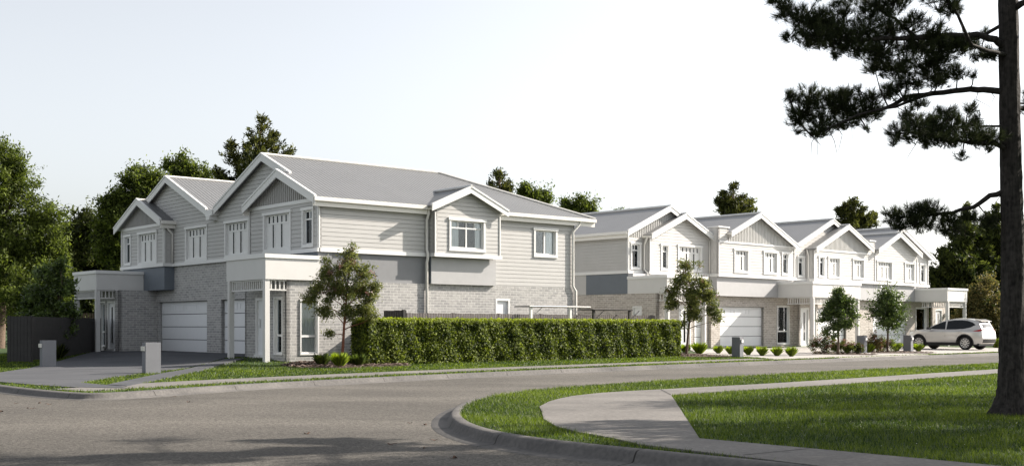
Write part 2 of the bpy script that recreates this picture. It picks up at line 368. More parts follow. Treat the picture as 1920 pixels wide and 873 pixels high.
def add_joints(m, pitch, width):
    t = m.node_tree; b = t.nodes['Principled BSDF']; src = b.inputs['Base Color'].links[0].from_socket
    uv = t.nodes.new('ShaderNodeUVMap'); uv.uv_map = 'UVMap'; sx = t.nodes.new('ShaderNodeSeparateXYZ'); d = t.nodes.new('ShaderNodeMath'); d.operation = 'DIVIDE'; d.inputs[1].default_value = pitch
    f = t.nodes.new('ShaderNodeMath'); f.operation = 'FRACT'; c = t.nodes.new('ShaderNodeMath'); c.operation = 'LESS_THAN'; c.inputs[1].default_value = width / pitch
    mx = t.nodes.new('ShaderNodeMix'); mx.data_type = 'RGBA'; mx.inputs[7].default_value = (.03, .028, .026, 1)
    t.links.new(uv.outputs[0], sx.inputs[0]); t.links.new(sx.outputs[0], d.inputs[0]); t.links.new(d.outputs[0], f.inputs[0]); t.links.new(f.outputs[0], c.inputs[0]); t.links.new(c.outputs[0], mx.inputs[0])
    t.links.new(src, mx.inputs[6]); t.links.new(mx.outputs[2], b.inputs['Base Color'])
add_joints(KERBM, 2.4, .022)
# footpaths and drives
i0 = np.argmin(np.hypot(FARK[:, 0] + 7.6, FARK[:, 1] - 22.2)); i1 = np.argmin(np.hypot(FARK[:, 0] - 11.5, FARK[:, 1] - 44.7))
seg = FARK[i0:i1]
fp = list(offset_line(seg, 1.1)) + list(offset_line(seg, 2.3)[::-1])
sheet('path', fp, hfar, .004, CONC, 1.2, edge=.06)
drive1 = [(-9.75, 40.2), (-9.6, 36), (-9.75, 32.9), (-9.9, 29), (-9.75, 26.2), (-8.3, 24.6), (-7.9, 23.9), (-9.3, 24.35), (-10.4, 25.3), (-12.5, 27.4), (-14, 29.5), (-13.9, 31), (-14.3, 33.5), (-14.5, 35), (-15.6, 39), (-16.6, 43.2), (-17.4, 47.6), (-17.9, 50.4), (-13.0, 50.4), (-7.2, 43.2), (-7.4, 40.2)]
sheet('driveway', drive1, hfar, .010, CONCD, 1.0, edge=.05)
walk1 = [(-8.75, 25.1), (-8.15, 24.6), (-8.5, 29.5), (-8.95, 35), (-8.9, 38.6), (-9.55, 38.6), (-9.5, 35), (-9.2, 30)]
sheet('path', walk1, hfar, .016, CONCD, 1.0, edge=.05)
SLABP = [(.44, 17.2), (.43, 18.2), (.61, 19.38), (.82, 20.2), (1.1, 21.0), (1.7, 22.0), (2.3, 22.6), (2.96, 23.15), (5.59, 25.5), (7.54, 27.4), (11, 30.9), (14.31, 34.2), (40, 58.6), (40.9, 57.4), (13.6, 31.7), (6.87, 25.0), (4.02, 22.4), (2.91, 21.26), (2.1, 13.02), (3.14, 11.87), (4.6, 10.2), (8, 6.6), (12, 2.6), (11, 1.6), (7, 5.6), (3.6, 9.3), (2.21, 11.2), (1.36, 12.36), (1.12, 13.1), (.79, 13.8), (.54, 14.68), (.43, 15.8)]
sheet('path', SLABP, hnear, .012, CONC, 1.4, edge=.08)
for (ja, jb) in (((1.15, 13.05), (2.1, 13.02)), ((2.95, 23.1), (2.91, 21.3)), ((5.6, 25.45), (6.75, 24.95)), ((3.6, 9.5), (4.4, 10.4)), ((9.2, 29.1), (10.2, 28.25)), ((2.25, 11.3), (3.05, 11.9))):
    ja = arr(ja); jb = arr(jb); jn = (jb - ja) / np.linalg.norm(jb - ja); jp = arr((-jn[1], jn[0])) * .009
    sheet('path_joint', [ja - jp, jb - jp, jb + jp, ja + jp], hnear, .0165, mat('joint_dark', (.02, .02, .02), rough=1), 3)
i2 = np.argmin(np.hypot(FARK[:, 0] - 11.2, FARK[:, 1] - 44.3)); i3 = np.argmin(np.hypot(FARK[:, 0] - 30, FARK[:, 1] - 62))
sg = offset_line(FARK[i2:i3], 1.0)
drive2 = list(arr(sg)) + [(33, 66), (24, 69), (15.5, 62.0), (9.6, 56.4), (8.4, 54.8), (8.6, 50.6), (9.9, 47.2)]
sheet('driveway', drive2, hfar, .010, CONCP, 1.2, edge=.05)
# crossover slabs from the driveways down to the road
def crossover(a, b, name='driveway'):
    j0 = np.argmin(np.hypot(FARK[:, 0] - a[0], FARK[:, 1] - a[1])); j1 = np.argmin(np.hypot(FARK[:, 0] - b[0], FARK[:, 1] - b[1]))
    s = FARK[j0:j1 + 1]; sheet(name, list(offset_line(s, .3)) + list(offset_line(s, 1.3)[::-1]), hfar, .014, CONCP, .8, edge=.02)
crossover((13.4, 46.4), (18.2, 51.1))
BED1 = [(-7.3, 36.6), (-6.6, 35.2), (-5.2, 34.7), (-4.3, 35.8), (-3.2, 36.9), (-3.6, 38.3), (-5.2, 38.9), (-6.9, 38.2)]
sheet('mulch_bed', BED1, hfar, .02, MULCH, .5, edge=.04)
BED2 = [(7.0, 47.3), (9.2, 47.6), (8.2, 50.8), (7.2, 52.5), (6.2, 51), (6.7, 48.6)]
sheet('mulch_bed', BED2, hfar, .02, MULCH, .5, edge=.04)
BED3 = [(13.4, 52.0), (15.8, 51.0), (16.6, 52.6), (15.6, 55), (14.6, 56)]
sheet('mulch_bed', BED3, hfar, .02, MULCH, .5, edge=.04)
BED4 = [(16.8, 54.3), (19.4, 54.2), (20.4, 55.8), (19.2, 58), (17.6, 57.2)]
sheet('mulch_bed', BED4, hfar, .02, MULCH, .5, edge=.04)
# mulch chips
def chips(P, n):
    P = arr(P); X = rng.uniform(P[:, 0].min(), P[:, 0].max(), n); Y = rng.uniform(P[:, 1].min(), P[:, 1].max(), n); k = in_poly(X, Y, P); return X[k], Y[k]
Xc = []; Yc = []
for b_, n_ in ((BED1, 5000), (BED2, 1800), (BED3, 800), (BED4, 800)):
    x_, y_ = chips(b_, n_); Xc.append(x_); Yc.append(y_)
Xc = np.concatenate(Xc); Yc = np.concatenate(Yc); n = len(Xc); Zc = hfar(Xc, Yc) + rng.uniform(.03, .07, n)
a = rng.uniform(0, 6.28, n); s_ = rng.uniform(.015, .045, n)
U_ = np.stack([np.cos(a), np.sin(a), rng.uniform(-.4, .4, n)], 1) * s_[:, None]; W_ = np.stack([-np.sin(a), np.cos(a), rng.uniform(-.4, .4, n)], 1) * s_[:, None] * .6
C_ = np.stack([Xc, Yc, Zc], 1); V = np.stack([C_ - U_ - W_, C_ + U_ - W_, C_ + U_ + W_, C_ - U_ + W_], 1).reshape(-1, 3)
tag(fastmesh('mulch_chips', V, np.arange(4 * n).reshape(n, 4), [leaf_mat('chips', (.04, .025, .02), (.26, .20, .17), .0, .8, .1)], tint=rng.random(n)),
    'loose brown bark chips covering the planting beds', 'mulch', kind='stuff')
#SECTION2

# ------------------------------------------------------------------ building helpers (local frames)
class WF:   # wall frame: origin, direction along wall, outward normal
    def __init__(s, p0, d, n): s.p0 = p0; s.d = d; s.n = n
    def P(s, a, z, off=0): return (s.p0[0] + s.d[0] * a + s.n[0] * off, s.p0[1] + s.d[1] * a + s.n[1] * off, z)
    def box(s, mb, a0, a1, z0, z1, o0, o1):
        x0, y0, _ = s.P(a0, 0, o0); x1, y1, _ = s.P(a1, 0, o1)
        mb.box(min(x0, x1), max(x0, x1), min(y0, y1), max(y0, y1), z0, z1)
BH, GR = .148, .015
def wall(name, F, a0, a1, z0, z1, m, parent, holes=(), boards=False, thick=.12):
    mb = MB(); cols = sorted({a0, a1, *[h for H in holes for h in (H[0], H[1]) if a0 < h < a1]})
    zs = {z0, z1, *[h for H in holes for h in (H[2], H[3]) if z0 < h < z1]}
    if boards:
        k = math.ceil(z0 / BH)
        while k * BH < z1 + BH:
            for z in (k * BH - GR, k * BH):
                if z0 < z < z1: zs.add(z)
            k += 1
    zs = sorted(zs)
    def groove(zc): return boards and (zc % BH) > BH - GR
    for c0, c1 in zip(cols[:-1], cols[1:]):
        prev = None
        for r0, r1 in zip(zs[:-1], zs[1:]):
            zc = (r0 + r1) / 2; ac = (c0 + c1) / 2
            if any(H[0] < ac < H[1] and H[2] < zc < H[3] for H in holes): prev = None; continue
            off = -.030 if groove(zc) else 0
            mb.quad(F.P(c0, r0, off), F.P(c1, r0, off), F.P(c1, r1, off), F.P(c0, r1, off), [(c0, r0), (c1, r0), (c1, r1), (c0, r1)])
            if prev is not None and prev != off: mb.quad(F.P(c0, r0, off), F.P(c1, r0, off), F.P(c1, r0, prev), F.P(c0, r0, prev))
            prev = off
    # inner skin + end caps give the wall its thickness
    for c0, c1 in zip(cols[:-1], cols[1:]):
        for r0, r1 in zip(sorted({z0, z1, *[h for H in holes for h in (H[2], H[3])]})[:-1], sorted({z0, z1, *[h for H in holes for h in (H[2], H[3])]})[1:]):
            ac = (c0 + c1) / 2; zc = (r0 + r1) / 2
            if any(H[0] < ac < H[1] and H[2] < zc < H[3] for H in holes): continue
            mb.quad(F.P(c0, r0, -thick), F.P(c0, r1, -thick), F.P(c1, r1, -thick), F.P(c1, r0, -thick))
    for a in (a0, a1): mb.quad(F.P(a, z0, 0), F.P(a, z0, -thick), F.P(a, z1, -thick), F.P(a, z1, 0), [(a, z0), (a + thick, z0), (a + thick, z1), (a, z1)])
    for z in (z0, z1): mb.quad(F.P(a0, z, 0), F.P(a1, z, 0), F.P(a1, z, -thick), F.P(a0, z, -thick))
    return mb.build(name, m, parent)

def gable_wall(name, F, ac, zt, slope, z0, m, parent, style, lo=None, hi=None):
    """triangle between z0 and apex zt; style boards or battens"""
    mb = MB()
    def lim(z):
        h = (zt - z) / slope; l = ac - h; r = ac + h
        if lo is not None: l = max(l, lo)
        if hi is not None: r = min(r, hi)
        return l, r
    if style == 'boards':
        zs = {z0, zt}; k = math.ceil(z0 / BH)
        while k * BH < zt:
            for z in (k * BH - GR, k * BH):
                if z0 < z < zt: zs.add(z)
            k += 1
        zs = sorted(zs); prev = None
        for r0, r1 in zip(zs[:-1], zs[1:]):
            off = -.030 if ((r0 + r1) / 2 % BH) > BH - GR else 0
            l0, h0 = lim(r0); l1, h1 = lim(r1)
            mb.quad(F.P(l0, r0, off), F.P(h0, r0, off), F.P(h1, r1, off), F.P(l1, r1, off))
            if prev is not None and prev != off: mb.quad(F.P(l0, r0, off), F.P(h0, r0, off), F.P(h0, r0, prev), F.P(l0, r0, prev))
            prev = off
    else:
        l0, h0 = lim(z0); zl = zt - (ac - l0) * slope; zh = zt - (h0 - ac) * slope
        mb.poly([F.P(l0, z0), F.P(h0, z0), F.P(h0, zh), F.P(ac, zt), F.P(l0, zl)])
        s = l0 + .05
        while s < h0 - .05:
            zz = zt - abs(s - ac) * slope
            if zz > z0 + .03: F.box(mb, s - .021, s + .021, z0, zz, 0, .028)
            s += .135
    return mb.build(name, m, parent)

def window(F, a0, a1, z0, z1, parent, kind='casement', trim=True, curt='white', off=0.0, name='window', tm=None):
    """casing (part) with sash, pane, curtain and room box as sub-parts; the hole is a0..a1, z0..z1"""
    tm = tm or TRIM
    c = MB(); t = .085 if trim else .045; p = .035
    F.box(c, a0 - t, a0, z0 - t, z1, off, off + p); F.box(c, a1, a1 + t, z0 - t, z1, off, off + p)
    F.box(c, a0, a1, z0 - t, z0, off, off + p)
    if trim: F.box(c, a0 - t - .04, a1 + t + .04, z1, z1 + .10, off - .002, off + p + .02); F.box(c, a0 - t - .02, a1 + t + .02, z0 - t - .025, z0 - t, off - .002, off + p + .015)
    else: F.box(c, a0 - t, a1 + t, z1, z1 + t, off, off + p)
    D = .11     # reveal depth
    for q in ((a0, a0, z0, z1), (a1, a1, z0, z1)):
        c.quad(F.P(q[0], z0, off), F.P(q[0], z0, off - D - .05), F.P(q[0], z1, off - D - .05), F.P(q[0], z1, off))
    for z in (z0, z1): c.quad(F.P(a0, z, off), F.P(a1, z, off), F.P(a1, z, off - D - .05), F.P(a0, z, off - D - .05))
    wo = c.build(name, tm, parent)
    s = MB(); W = a1 - a0; H = z1 - z0; f = .05; o0, o1 = off - D, off - D + .045
    F.box(s, a0, a0 + f, z0, z1, o0, o1); F.box(s, a1 - f, a1, z0, z1, o0, o1); F.box(s, a0 + f, a1 - f, z0, z0 + f, o0, o1); F.box(s, a0 + f, a1 - f, z1 - f, z1, o0, o1)
    tr = z1 - H * .26; muls = []
    if kind == 'casement':
        n = 3 if W > 1.4 else 2; F.box(s, a0 + f, a1 - f, tr - .03, tr + .03, o0, o1 + .004)
        for k in range(1, n): x = a0 + W * k / n; muls.append(x); F.box(s, x - .03, x + .03, z0 + f, tr - .03, o0, o1 + .002)
        for k in range(1, n * 2): x = a0 + W * k / (n * 2); F.box(s, x - .028, x + .028, tr + .03, z1 - f, o0, o1 + .002)
    elif kind == 'narrow':
        F.box(s, a0 + f, a1 - f, tr - .025, tr + .025, o0, o1 + .004); x = (a0 + a1) / 2; F.box(s, x - .022, x + .022, tr + .025, z1 - f, o0, o1 + .002)
    elif kind == 'slider':
        x = (a0 + a1) / 2; F.box(s, x - .035, x + .035, z0 + f, z1 - f, o0, o1 + .01)
    elif kind == 'bay':
        x = (a0 + a1) / 2; F.box(s, a0 + f, a1 - f, tr - .025, tr + .025, o0, o1 + .004); F.box(s, x - .03, x + .03, z0 + f, z1 - f, o0, o1 + .006)
        for k in (.25, .75): F.box(s, a0 + W * k - .018, a0 + W * k + .018, tr + .025, z1 - f, o0, o1 + .002)
    elif kind == 'tall':
        zz = z0 + H * .33; F.box(s, a0 + f, a1 - f, zz - .035, zz + .035, o0, o1 + .004)
    s.build('sash', tm, wo)
    g = MB(); F.box(g, a0 + .02, a1 - .02, z0 + .02, z1 - .02, o0 + .018, o0 + .022); g.build('pane', GLASS, wo)
    r = MB(); dd = 1.1; q = F.P
    r.quad(q(a0 - .12, z0 - .12, o0 - dd), q(a1 + .12, z0 - .12, o0 - dd), q(a1 + .12, z1 + .1, o0 - dd), q(a0 - .12, z1 + .1, o0 - dd))
    for x, xo in ((a0, a0 - .12), (a1, a1 + .12)): r.quad(q(x, z0, o0 - .04), q(xo, z0 - .12, o0 - dd), q(xo, z1 + .1, o0 - dd), q(x, z1, o0 - .04))
    for z, zo in ((z0, z0 - .12), (z1, z1 + .1)): r.quad(q(a0, z, o0 - .04), q(a1, z, o0 - .04), q(a1 + .12, zo, o0 - dd), q(a0 - .12, zo, o0 - dd))
    r.build('room', INT, wo)
    cu = MB()
    def curtain(x0, x1, za, zb):
        n = max(4, int((x1 - x0) / .03)); oo = o0 + (.036 if kind == 'casement' else -.015)
        for k in range(n):
            xa = x0 + (x1 - x0) * k / n; xb = x0 + (x1 - x0) * (k + 1) / n
            oa = oo + (.002 if kind == 'casement' else .008) * math.sin(k * 1.9 + x0 * 7); ob = oo + (.002 if kind == 'casement' else .008) * math.sin((k + 1) * 1.9 + x0 * 7)
            cu.quad(q(xa, za, oa), q(xb, za, ob), q(xb, zb, ob), q(xa, zb, oa))
    cm = CURT
    if kind == 'casement':
        n = 3 if W > 1.4 else 2; w1 = W / n
        for k in range(n): curtain(a0 + w1 * k + w1 * .27, a0 + w1 * (k + 1) - .02, z0 + .02, tr)
        for k in range(n * 2): curtain(a0 + W * (k + .50) / (n * 2), a0 + W * (k + 1) / (n * 2), tr, z1 - .02)
    elif kind == 'narrow':
        cm = CURTG if curt == 'grey' else CURT; curtain(a0 + .03, a1 - .03 - W * .35, z0 + .02, z1 - .02) if curt != 'grey' else curtain(a0 + .03, a1 - .03, z0 + .02, tr)
    elif kind == 'bay': curtain(a0 + .03, a0 + W * .30, z0 + .02, z1 - .02); curtain(a1 - W * .2, a1 - .03, z0 + .02, z1 - .02)
    elif kind == 'slider': curtain(a0 + W * .62, a1 - .03, z0 + .02, z1 - .02)
    elif kind == 'tall':
        cm = {'grey': CURTG, 'white': CURT, 'blind': mat('roller_blind', (.50, .43, .38), rough=.9)}[curt] if curt in ('grey', 'white', 'blind') else CURTG
        curtain(a0 + .03, a1 - .03, z0 + .02, z1 - .02)
    if cu.f: cu.build('shutter' if kind == 'casement' else 'curtain', tm if kind == 'casement' else cm, wo)
    return wo

def garage_door(F, a0, a1, z0, z1, parent, inset=True):
    mb = MB(); n = 4; h = (z1 - z0) / n; o = -.16
    for k in range(n):
        F.box(mb, a0 + .01, a1 - .01, z0 + h * k + .014, z0 + h * (k + 1) - .014, o - .05, o)
    d = mb.build('garage_door', DOORW, parent)
    bk = MB(); F.box(bk, a0 + .01, a1 - .01, z0, z1, o - .09, o - .052); bk.build('backing', INT, d)
    pm = MB(); m_ = max(2, int(round((a1 - a0) / 1.15)))
    for k in range(m_):
        c = a0 + (a1 - a0) * (k + .5) / m_; hw = (a1 - a0) / m_ * .40; za = z0 + h * 3 + .13; zb = z1 - .13
        for (x0, x1, y0, y1) in ((c - hw, c + hw, za, za + .03), (c - hw, c + hw, zb - .03, zb), (c - hw, c - hw + .03, za + .03, zb - .03), (c + hw - .03, c + hw, za + .03, zb - .03)): F.box(pm, x0, x1, y0, y1, o + .001, o + .014)
    pm.build('panel_moulding', DOORW, d)
    fr = MB(); F.box(fr, a0 - .07, a0, z0, z1 + .05, -.15, -.06); F.box(fr, a1, a1 + .07, z0, z1 + .05, -.15, -.06); F.box(fr, a0, a1, z1, z1 + .05, -.15, -.06)
    fr.build('frame', TRIM, d)
    return d
def reveals(name, F, holes, m, parent, depth=.2):
    mb = MB()
    for a0, a1, z0, z1 in holes:
        for x in (a0, a1): mb.quad(F.P(x, z0, 0), F.P(x, z0, -depth), F.P(x, z1, -depth), F.P(x, z1, 0), [(0, z0), (depth, z0), (depth, z1), (0, z1)])
        mb.quad(F.P(a0, z1, 0), F.P(a1, z1, 0), F.P(a1, z1, -depth), F.P(a0, z1, -depth), [(a0, 0), (a1, 0), (a1, depth), (a0, depth)])
    return mb.build(name, m, parent)
def front_door(F, a0, a1, z0, z1, parent, glass=True, hs=1):
    fr = MB(); F.box(fr, a0, a0 + .07, z0, z1, -.14, .01); F.box(fr, a1 - .07, a1, z0, z1, -.14, .01); F.box(fr, a0 + .07, a1 - .07, z1 - .08, z1, -.14, .01)
    F.box(fr, a0 - .03, a1 + .03, z0 - .1, z0, -.14, .06)
    d = MB(); F.box(d, a0 + .07, a1 - .07, z0, z1 - .08, -.11, -.06)
    D = d.build('door', DOORW, parent); fr.build('frame', TRIM, D)
    if glass:
        g = MB(); c = (a0 + a1) / 2 + (a1 - a0) * .06 * hs; F.box(g, c - .07, c + .07, z0 + .25, z1 - .25, -.062, -.054); g.build('glass_strip', CARG, D)
    h = MB(); c = (a0 + a1) / 2 - (a1 - a0) * .26 * hs; F.box(h, c - .02, c + .02, z0 + .9, z0 + 1.2, -.06, -.02); h.build('handle', METAL, D)
    return D

def slab(mb, pts, t, uvs=None):
    """roof slab: top polygon pts (3D, ccw from above) thickened down by t"""
    mb.poly(pts, uvs); low = [(p[0], p[1], p[2] - t) for p in pts]; mb.poly(low[::-1]); n = len(pts)
    for i in range(n): j = (i + 1) % n; mb.quad(pts[i], low[i], low[j], pts[j])
def roof_plane(mb, pts, ridge_axis, t=.05):
    # uv.x runs along the eave so the corrugations run down the slope
    uv = [((p[0], p[1]) if ridge_axis == 'x' else (p[1], p[0])) for p in pts]
    slab(mb, pts, t, uv)

def barge(mb, F, ac, zt, slope, al, ar, off=0, h=.24, t=.04):
    """pair of barge boards at face offset `off` following the slopes: outer top edge passes (ac,zt)"""
    for e in (al, ar):
        ze = zt - abs(e - ac) * slope
        pts = [F.P(ac, zt, off), F.P(e, ze, off), F.P(e, ze - h, off), F.P(ac, zt - h, off)]
        mb.prism(pts, (F.n[0] * -t, F.n[1] * -t, 0))
def capping(mb, F, ac, zt, slope, al, ar, off, w=.10):
    for e in (al, ar):
        ze = zt - abs(e - ac) * slope
        pts = [F.P(ac, zt + .025, off + .02), F.P(e, ze + .025, off + .02), F.P(e, ze - .045, off + .02), F.P(ac, zt - .045, off + .02)]
        mb.prism(pts, (F.n[0] * -w, F.n[1] * -w, 0))
def gable_roof(F, ac, zt, slope, al, ar, o_front, o_back, parent, name='roof', h=.24):
    """F normal points to the street; roof runs from offset o_front (street) to o_back (negative = inwards)"""
    mb = MB(); tk = .05
    for e in (al, ar):
        ze = zt - abs(e - ac) * slope
        P = [F.P(ac, zt, o_front - .03), F.P(e, ze, o_front - .03), F.P(e, ze, o_back), F.P(ac, zt, o_back)]
        L = abs(o_front - o_back); s = math.hypot(ac - e, zt - ze)
        slab(mb, P, tk, [(0, 0), (0, s), (L, s), (L, 0)])
    r = mb.build(name, ROOF if parent is H else ROOFW, parent)
    b = MB(); barge(b, F, ac, zt + .01, slope, al - .02, ar + .02, o_front, h=h); capping(b, F, ac, zt + .035, slope, al - .03, ar + .03, o_front)
    # ridge cap
    x0 = F.P(ac, zt + .05, o_front + .02); x1 = F.P(ac, zt + .05, o_back); b.tube([x0, x1], .05, 6)
    b.build('barge_board', TRIM, r)
    s = MB()
    for e in (al, ar):
        ze = zt - abs(e - ac) * slope; zz = tk + .02
        s.quad(F.P(ac, zt - zz, o_front - .04), F.P(e, ze - zz, o_front - .04), F.P(e, ze - zz, o_front - .5), F.P(ac, zt - zz, o_front - .5))
    s.build('soffit', SOFFIT, r)
    return r
def gutter(F, a0, a1, z, parent, off=.0, name='gutter'):
    mb = MB(); F.box(mb, a0, a1, z - .10, z + .0, off, off + .02); F.box(mb, a0, a1, z - .115, z - .10, off, off + .12); F.box(mb, a0, a1, z - .10, z + .025, off + .10, off + .125)
    F.box(mb, a0, a1, z - .28, z - .12, off - .03, off + .018)
    mb.box
    return mb.build(name, GUTTER, parent)
def porch(F, a0, a1, o0, o1, parent, posts, frets, zb=2.93, zt=3.62, zg=.22, side_post_backs=()):
    """canopy box a0..a1, from offset o0 (wall) to o1 (street)"""
    mb = MB(); F.box(mb, a0, a1, zb, zt, o0, o1)
    c = mb.build('porch_canopy', FASCIA, parent)
    k = MB(); F.box(k, a0 - .045, a1 + .045, zt, zt + .13, o0, o1 + .045); k.build('canopy_capping', TRIM, c)
    for (a, o) in posts:
        p = MB(); F.box(p, a - .085, a + .085, zg, zb - .002, o - .085, o + .085); F.box(p, a - .11, a + .11, zg - .12, zg + .02, o - .11, o + .11); F.box(p, a - .05, a + .05, zg + .1, zb - .05, o + .086, o + .10); p.build('post', FASCIA, parent)
    for (kind, s0, s1, fx) in frets:
        f = MB(); z0 = zb - .36
        if kind == 'front':
            F.box(f, s0, s1, z0, z0 + .045, fx - .03, fx + .03); F.box(f, s0, s1, zb - .05, zb - .003, fx - .03, fx + .03); n = int((s1 - s0) / .135)
            for q in range(n): x = s0 + (s1 - s0) * (q + .5) / n; F.box(f, x - .02, x + .02, z0 + .045, zb - .05, fx - .018, fx + .018)
        else:
            F.box(f, fx - .03, fx + .03, z0, z0 + .045, s0, s1); F.box(f, fx - .03, fx + .03, zb - .05, zb - .003, s0, s1); n = int((s1 - s0) / .135)
            for q in range(n): x = s0 + (s1 - s0) * (q + .5) / n; F.box(f, fx - .018, fx + .018, z0 + .045, zb - .05, x - .02, x + .02)
        f.build('fretwork', FASCIA, parent)
    return c
def downpipe(path, parent, r=.045): m = MB(); m.tube(path, r, 8); return m.build('downpipe', GUTTER, parent, smooth=True)

# ------------------------------------------------------------------ corner duplex house (front faces local -x, long side faces local -y)
a = rad(40.2)
H = thing('duplex_house', 'large grey two storey corner house with brick ground floor and corrugated hipped roof', 'house', (-6.477, 38.9, 0), a)
FL = .33
def FX(v): return WF((v, 0), (0, 1), (-1, 0))     # front-facing planes, a = u
def FY(u): return WF((0, u), (1, 0), (0, -1))     # right-side facing planes, a = v
f0, f4, f45 = FX(0), FX(.4), FX(.47)
SP = .43
# upper storey front
W_R = [(1.90, 3.72, 4.14, 5.36), (.38, .98, 4.18, 5.34)]
wall('front_wall', f0, 0, 4.87, 3.92, 5.66, BOARD1, H, W_R, True)
window(f0, *W_R[0], H); window(f0, *W_R[1], H, 'narrow')
W_L = [(13.16, 14.98, 4.14, 5.36), (15.93, 16.53, 4.18, 5.34)]
wall('front_wall', f0, 12.4, 16.93, 3.92, 5.66, BOARD1, H, W_L, True)
window(f0, *W_L[0], H); window(f0, *W_L[1], H, 'narrow')
W_M = [(5.76, 7.56, 4.14, 5.36), (9.26, 11.1, 4.14, 5.36)]
wall('front_wall', f4, 4.87, 12.4, 3.92, 5.85, BOARD1, H, W_M, True)
window(f4, *W_M[0], H); window(f4, *W_M[1], H)
# return walls of the two bays
wall('return_wall', WF((0, 12.4), (1, 0), (0, -1)), 0, .4, 3.92, 5.75, BOARD1, H, (), True)
wall('return_wall', WF((0, 4.87), (1, 0), (0, 1)), 0, .4, 3.92, 5.75, BOARD1, H, (), True)
# gable triangles
gable_wall('gable_panel', f0, 2.4, 6.80, SP, 5.66, BATTEN1, H, 'battens', 0, 4.87)
gable_wall('gable_panel', f0, 14.6, 6.80, SP, 5.66, BATTEN1, H, 'battens', 12.4, 16.93)
gable_wall('gable_wall', f4, 4.3, 7.55, SP, 5.85, BOARD1, H, 'boards', .2, 8.4)
gable_wall('gable_wall', f4, 12.65, 7.55, SP, 5.85, BOARD1, H, 'boards', 8.5, 16.8)
# trims
t = MB()
for F_, a0, a1 in ((f0, -.03, 4.9), (f0, 12.36, 16.97), (f4, 4.9, 12.36)): F_.box(t, a0, a1, 3.90, 4.03, -.01, .05)
FY(12.4).box(t, -.05, .35, 3.90, 4.03, 0, .05)
t.build('storey_band', TRIM, H)
for F_, a0, z1_ in ((f0, 0, 5.66), (f0, 4.83, 5.66), (f0, 12.4, 5.66), (f0, 16.88, 5.66), (FY(0), 0, 5.5), (FY(12.4), 0, 5.6)): t = MB(); F_.box(t, a0, a0 + .05, 4.03, z1_, 0, .03); t.build('corner_trim', TRIM, H)
for a0, a1 in ((0.05, 4.83), (12.45, 16.88)): t = MB(); f0.box(t, a0, a1, 5.60, 5.72, 0, .035); t.build('gable_trim', TRIM, H)
# slate overhang boxes beneath the front bays
for u0_, u1_ in ((.03, 4.85), (12.43, 16.9)): s = MB(); s.box(.03, .5, u0_, u1_, 2.93, 3.90); s.build('slate_panel', SLATE, H)
# ground floor brick, front
G1 = (9.37, 14.05, FL, 2.44); G2 = (5.75, 8.15, FL, 2.44)
wall('brick_wall', f45, 2.9, 16.93, 0, 3.90, BRICK1, H, [G1, G2])
reveals('door_reveal', f45, [G1, G2], BRICK1, H, .18)
garage_door(f45, *G1, H); garage_door(f45, *G2, H)
# entry blocks
fe = FX(-1.2)
DL, SL = (14.62, 15.45, .45, 2.48), (15.68, 16.2, .55, 2.42)
wall('brick_wall', fe, 14.2, 16.93, 0, 2.93, BRICK1, H, [DL, SL])
wall('brick_wall', WF((0, 14.2), (1, 0), (0, -1)), -1.2, .47, 0, 2.93, BRICK1, H)
front_door(fe, *DL, H); window(fe, *SL, H, 'tall', False, 'none')
DR, SR = (1.15, 2.12, .45, 2.36), (.28, .78, .50, 2.33)
wall('brick_wall', fe, 0, 2.9, 0, 2.93, BRICK1, H, [DR, SR])
wall('brick_wall', WF((0, 2.9), (1, 0), (0, 1)), -1.2, .47, 0, 2.93, BRICK1, H)
front_door(fe, *DR, H, True, -1); window(fe, *SR, H, 'tall', False, 'grey')
porch(f0, -.10, 2.65, -.02, 2.02, H, [(.02, 1.93), (2.5, 1.93)], [('front', .11, 2.41, 1.93), ('side', 1.22, 1.84, .0)])
porch(f0, 14.55, 17.2, -.02, 2.02, H, [(14.66, 1.93), (17.05, 1.93)], [('front', 14.75, 16.96, 1.93), ('side', 1.22, 1.84, 14.63)])
# right-hand long side
g0 = FY(0)
SWN = (-.66, -.04, .50, 2.25); UD_ = (7.66, 8.36, FL, 2.45)
wall('side_brick_wall', g0, -1.2, 11.75, 0, 2.93, BRICK1, H, [SWN, UD_])
window(g0, *SWN, H, 'tall', False, 'white')
reveals('door_reveal', g0, [UD_], BRICK1, H, .12)
front_door(g0, UD_[0], UD_[1], UD_[2], UD_[3], H, False)
SWR = (9.66, 10.72, 4.20, 5.14)
wall('side_wall', g0, 0, 4.6, 3.92, 5.50, BOARD1, H, (), True)
wall('side_wall', g0, 7.55, 11.75, 2.93, 5.50, BOARD1, H, [SWR], True)
window(g0, *SWR, H, 'slider')
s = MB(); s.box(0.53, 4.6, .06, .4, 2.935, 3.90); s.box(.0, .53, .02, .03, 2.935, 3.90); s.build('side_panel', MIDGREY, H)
# projecting bay with its own gable
gb = FY(-.35)
BW = (5.29, 6.79, 4.24, 5.24)
wall('bay_wall', gb, 4.56, 7.61, 3.92, 5.62, BOARD1, H, [BW], True)
window(gb, *BW, H, 'bay')
wall('bay_return', WF((4.56, 0), (0, 1), (-1, 0)), -.35, 0, 3.92, 5.6, BOARD1, H, (), True)
gable_wall('gable_wall', gb, 6.04, 6.37, SP, 5.62, BOARD1, H, 'boards', 4.56, 7.61)
s = MB(); s.box(4.585, 7.59, -.12, .0, 2.93, 3.90); s.build('bay_panel', LIGHTREND, H)
s = MB(); s.box(4.575, 4.583, -.11, .0, 2.93, 3.90); s.build('bay_end_panel', SLATE, H)
t = MB(); gb.box(t, 4.53, 7.68, 3.90, 4.03, 0, .04); WF((4.56, 0), (0, 1), (-1, 0)).box(t, -.34, -.01, 3.90, 4.03, 0, .03); g0.box(t, .05, 4.53, 3.90, 4.03, 0, .04)
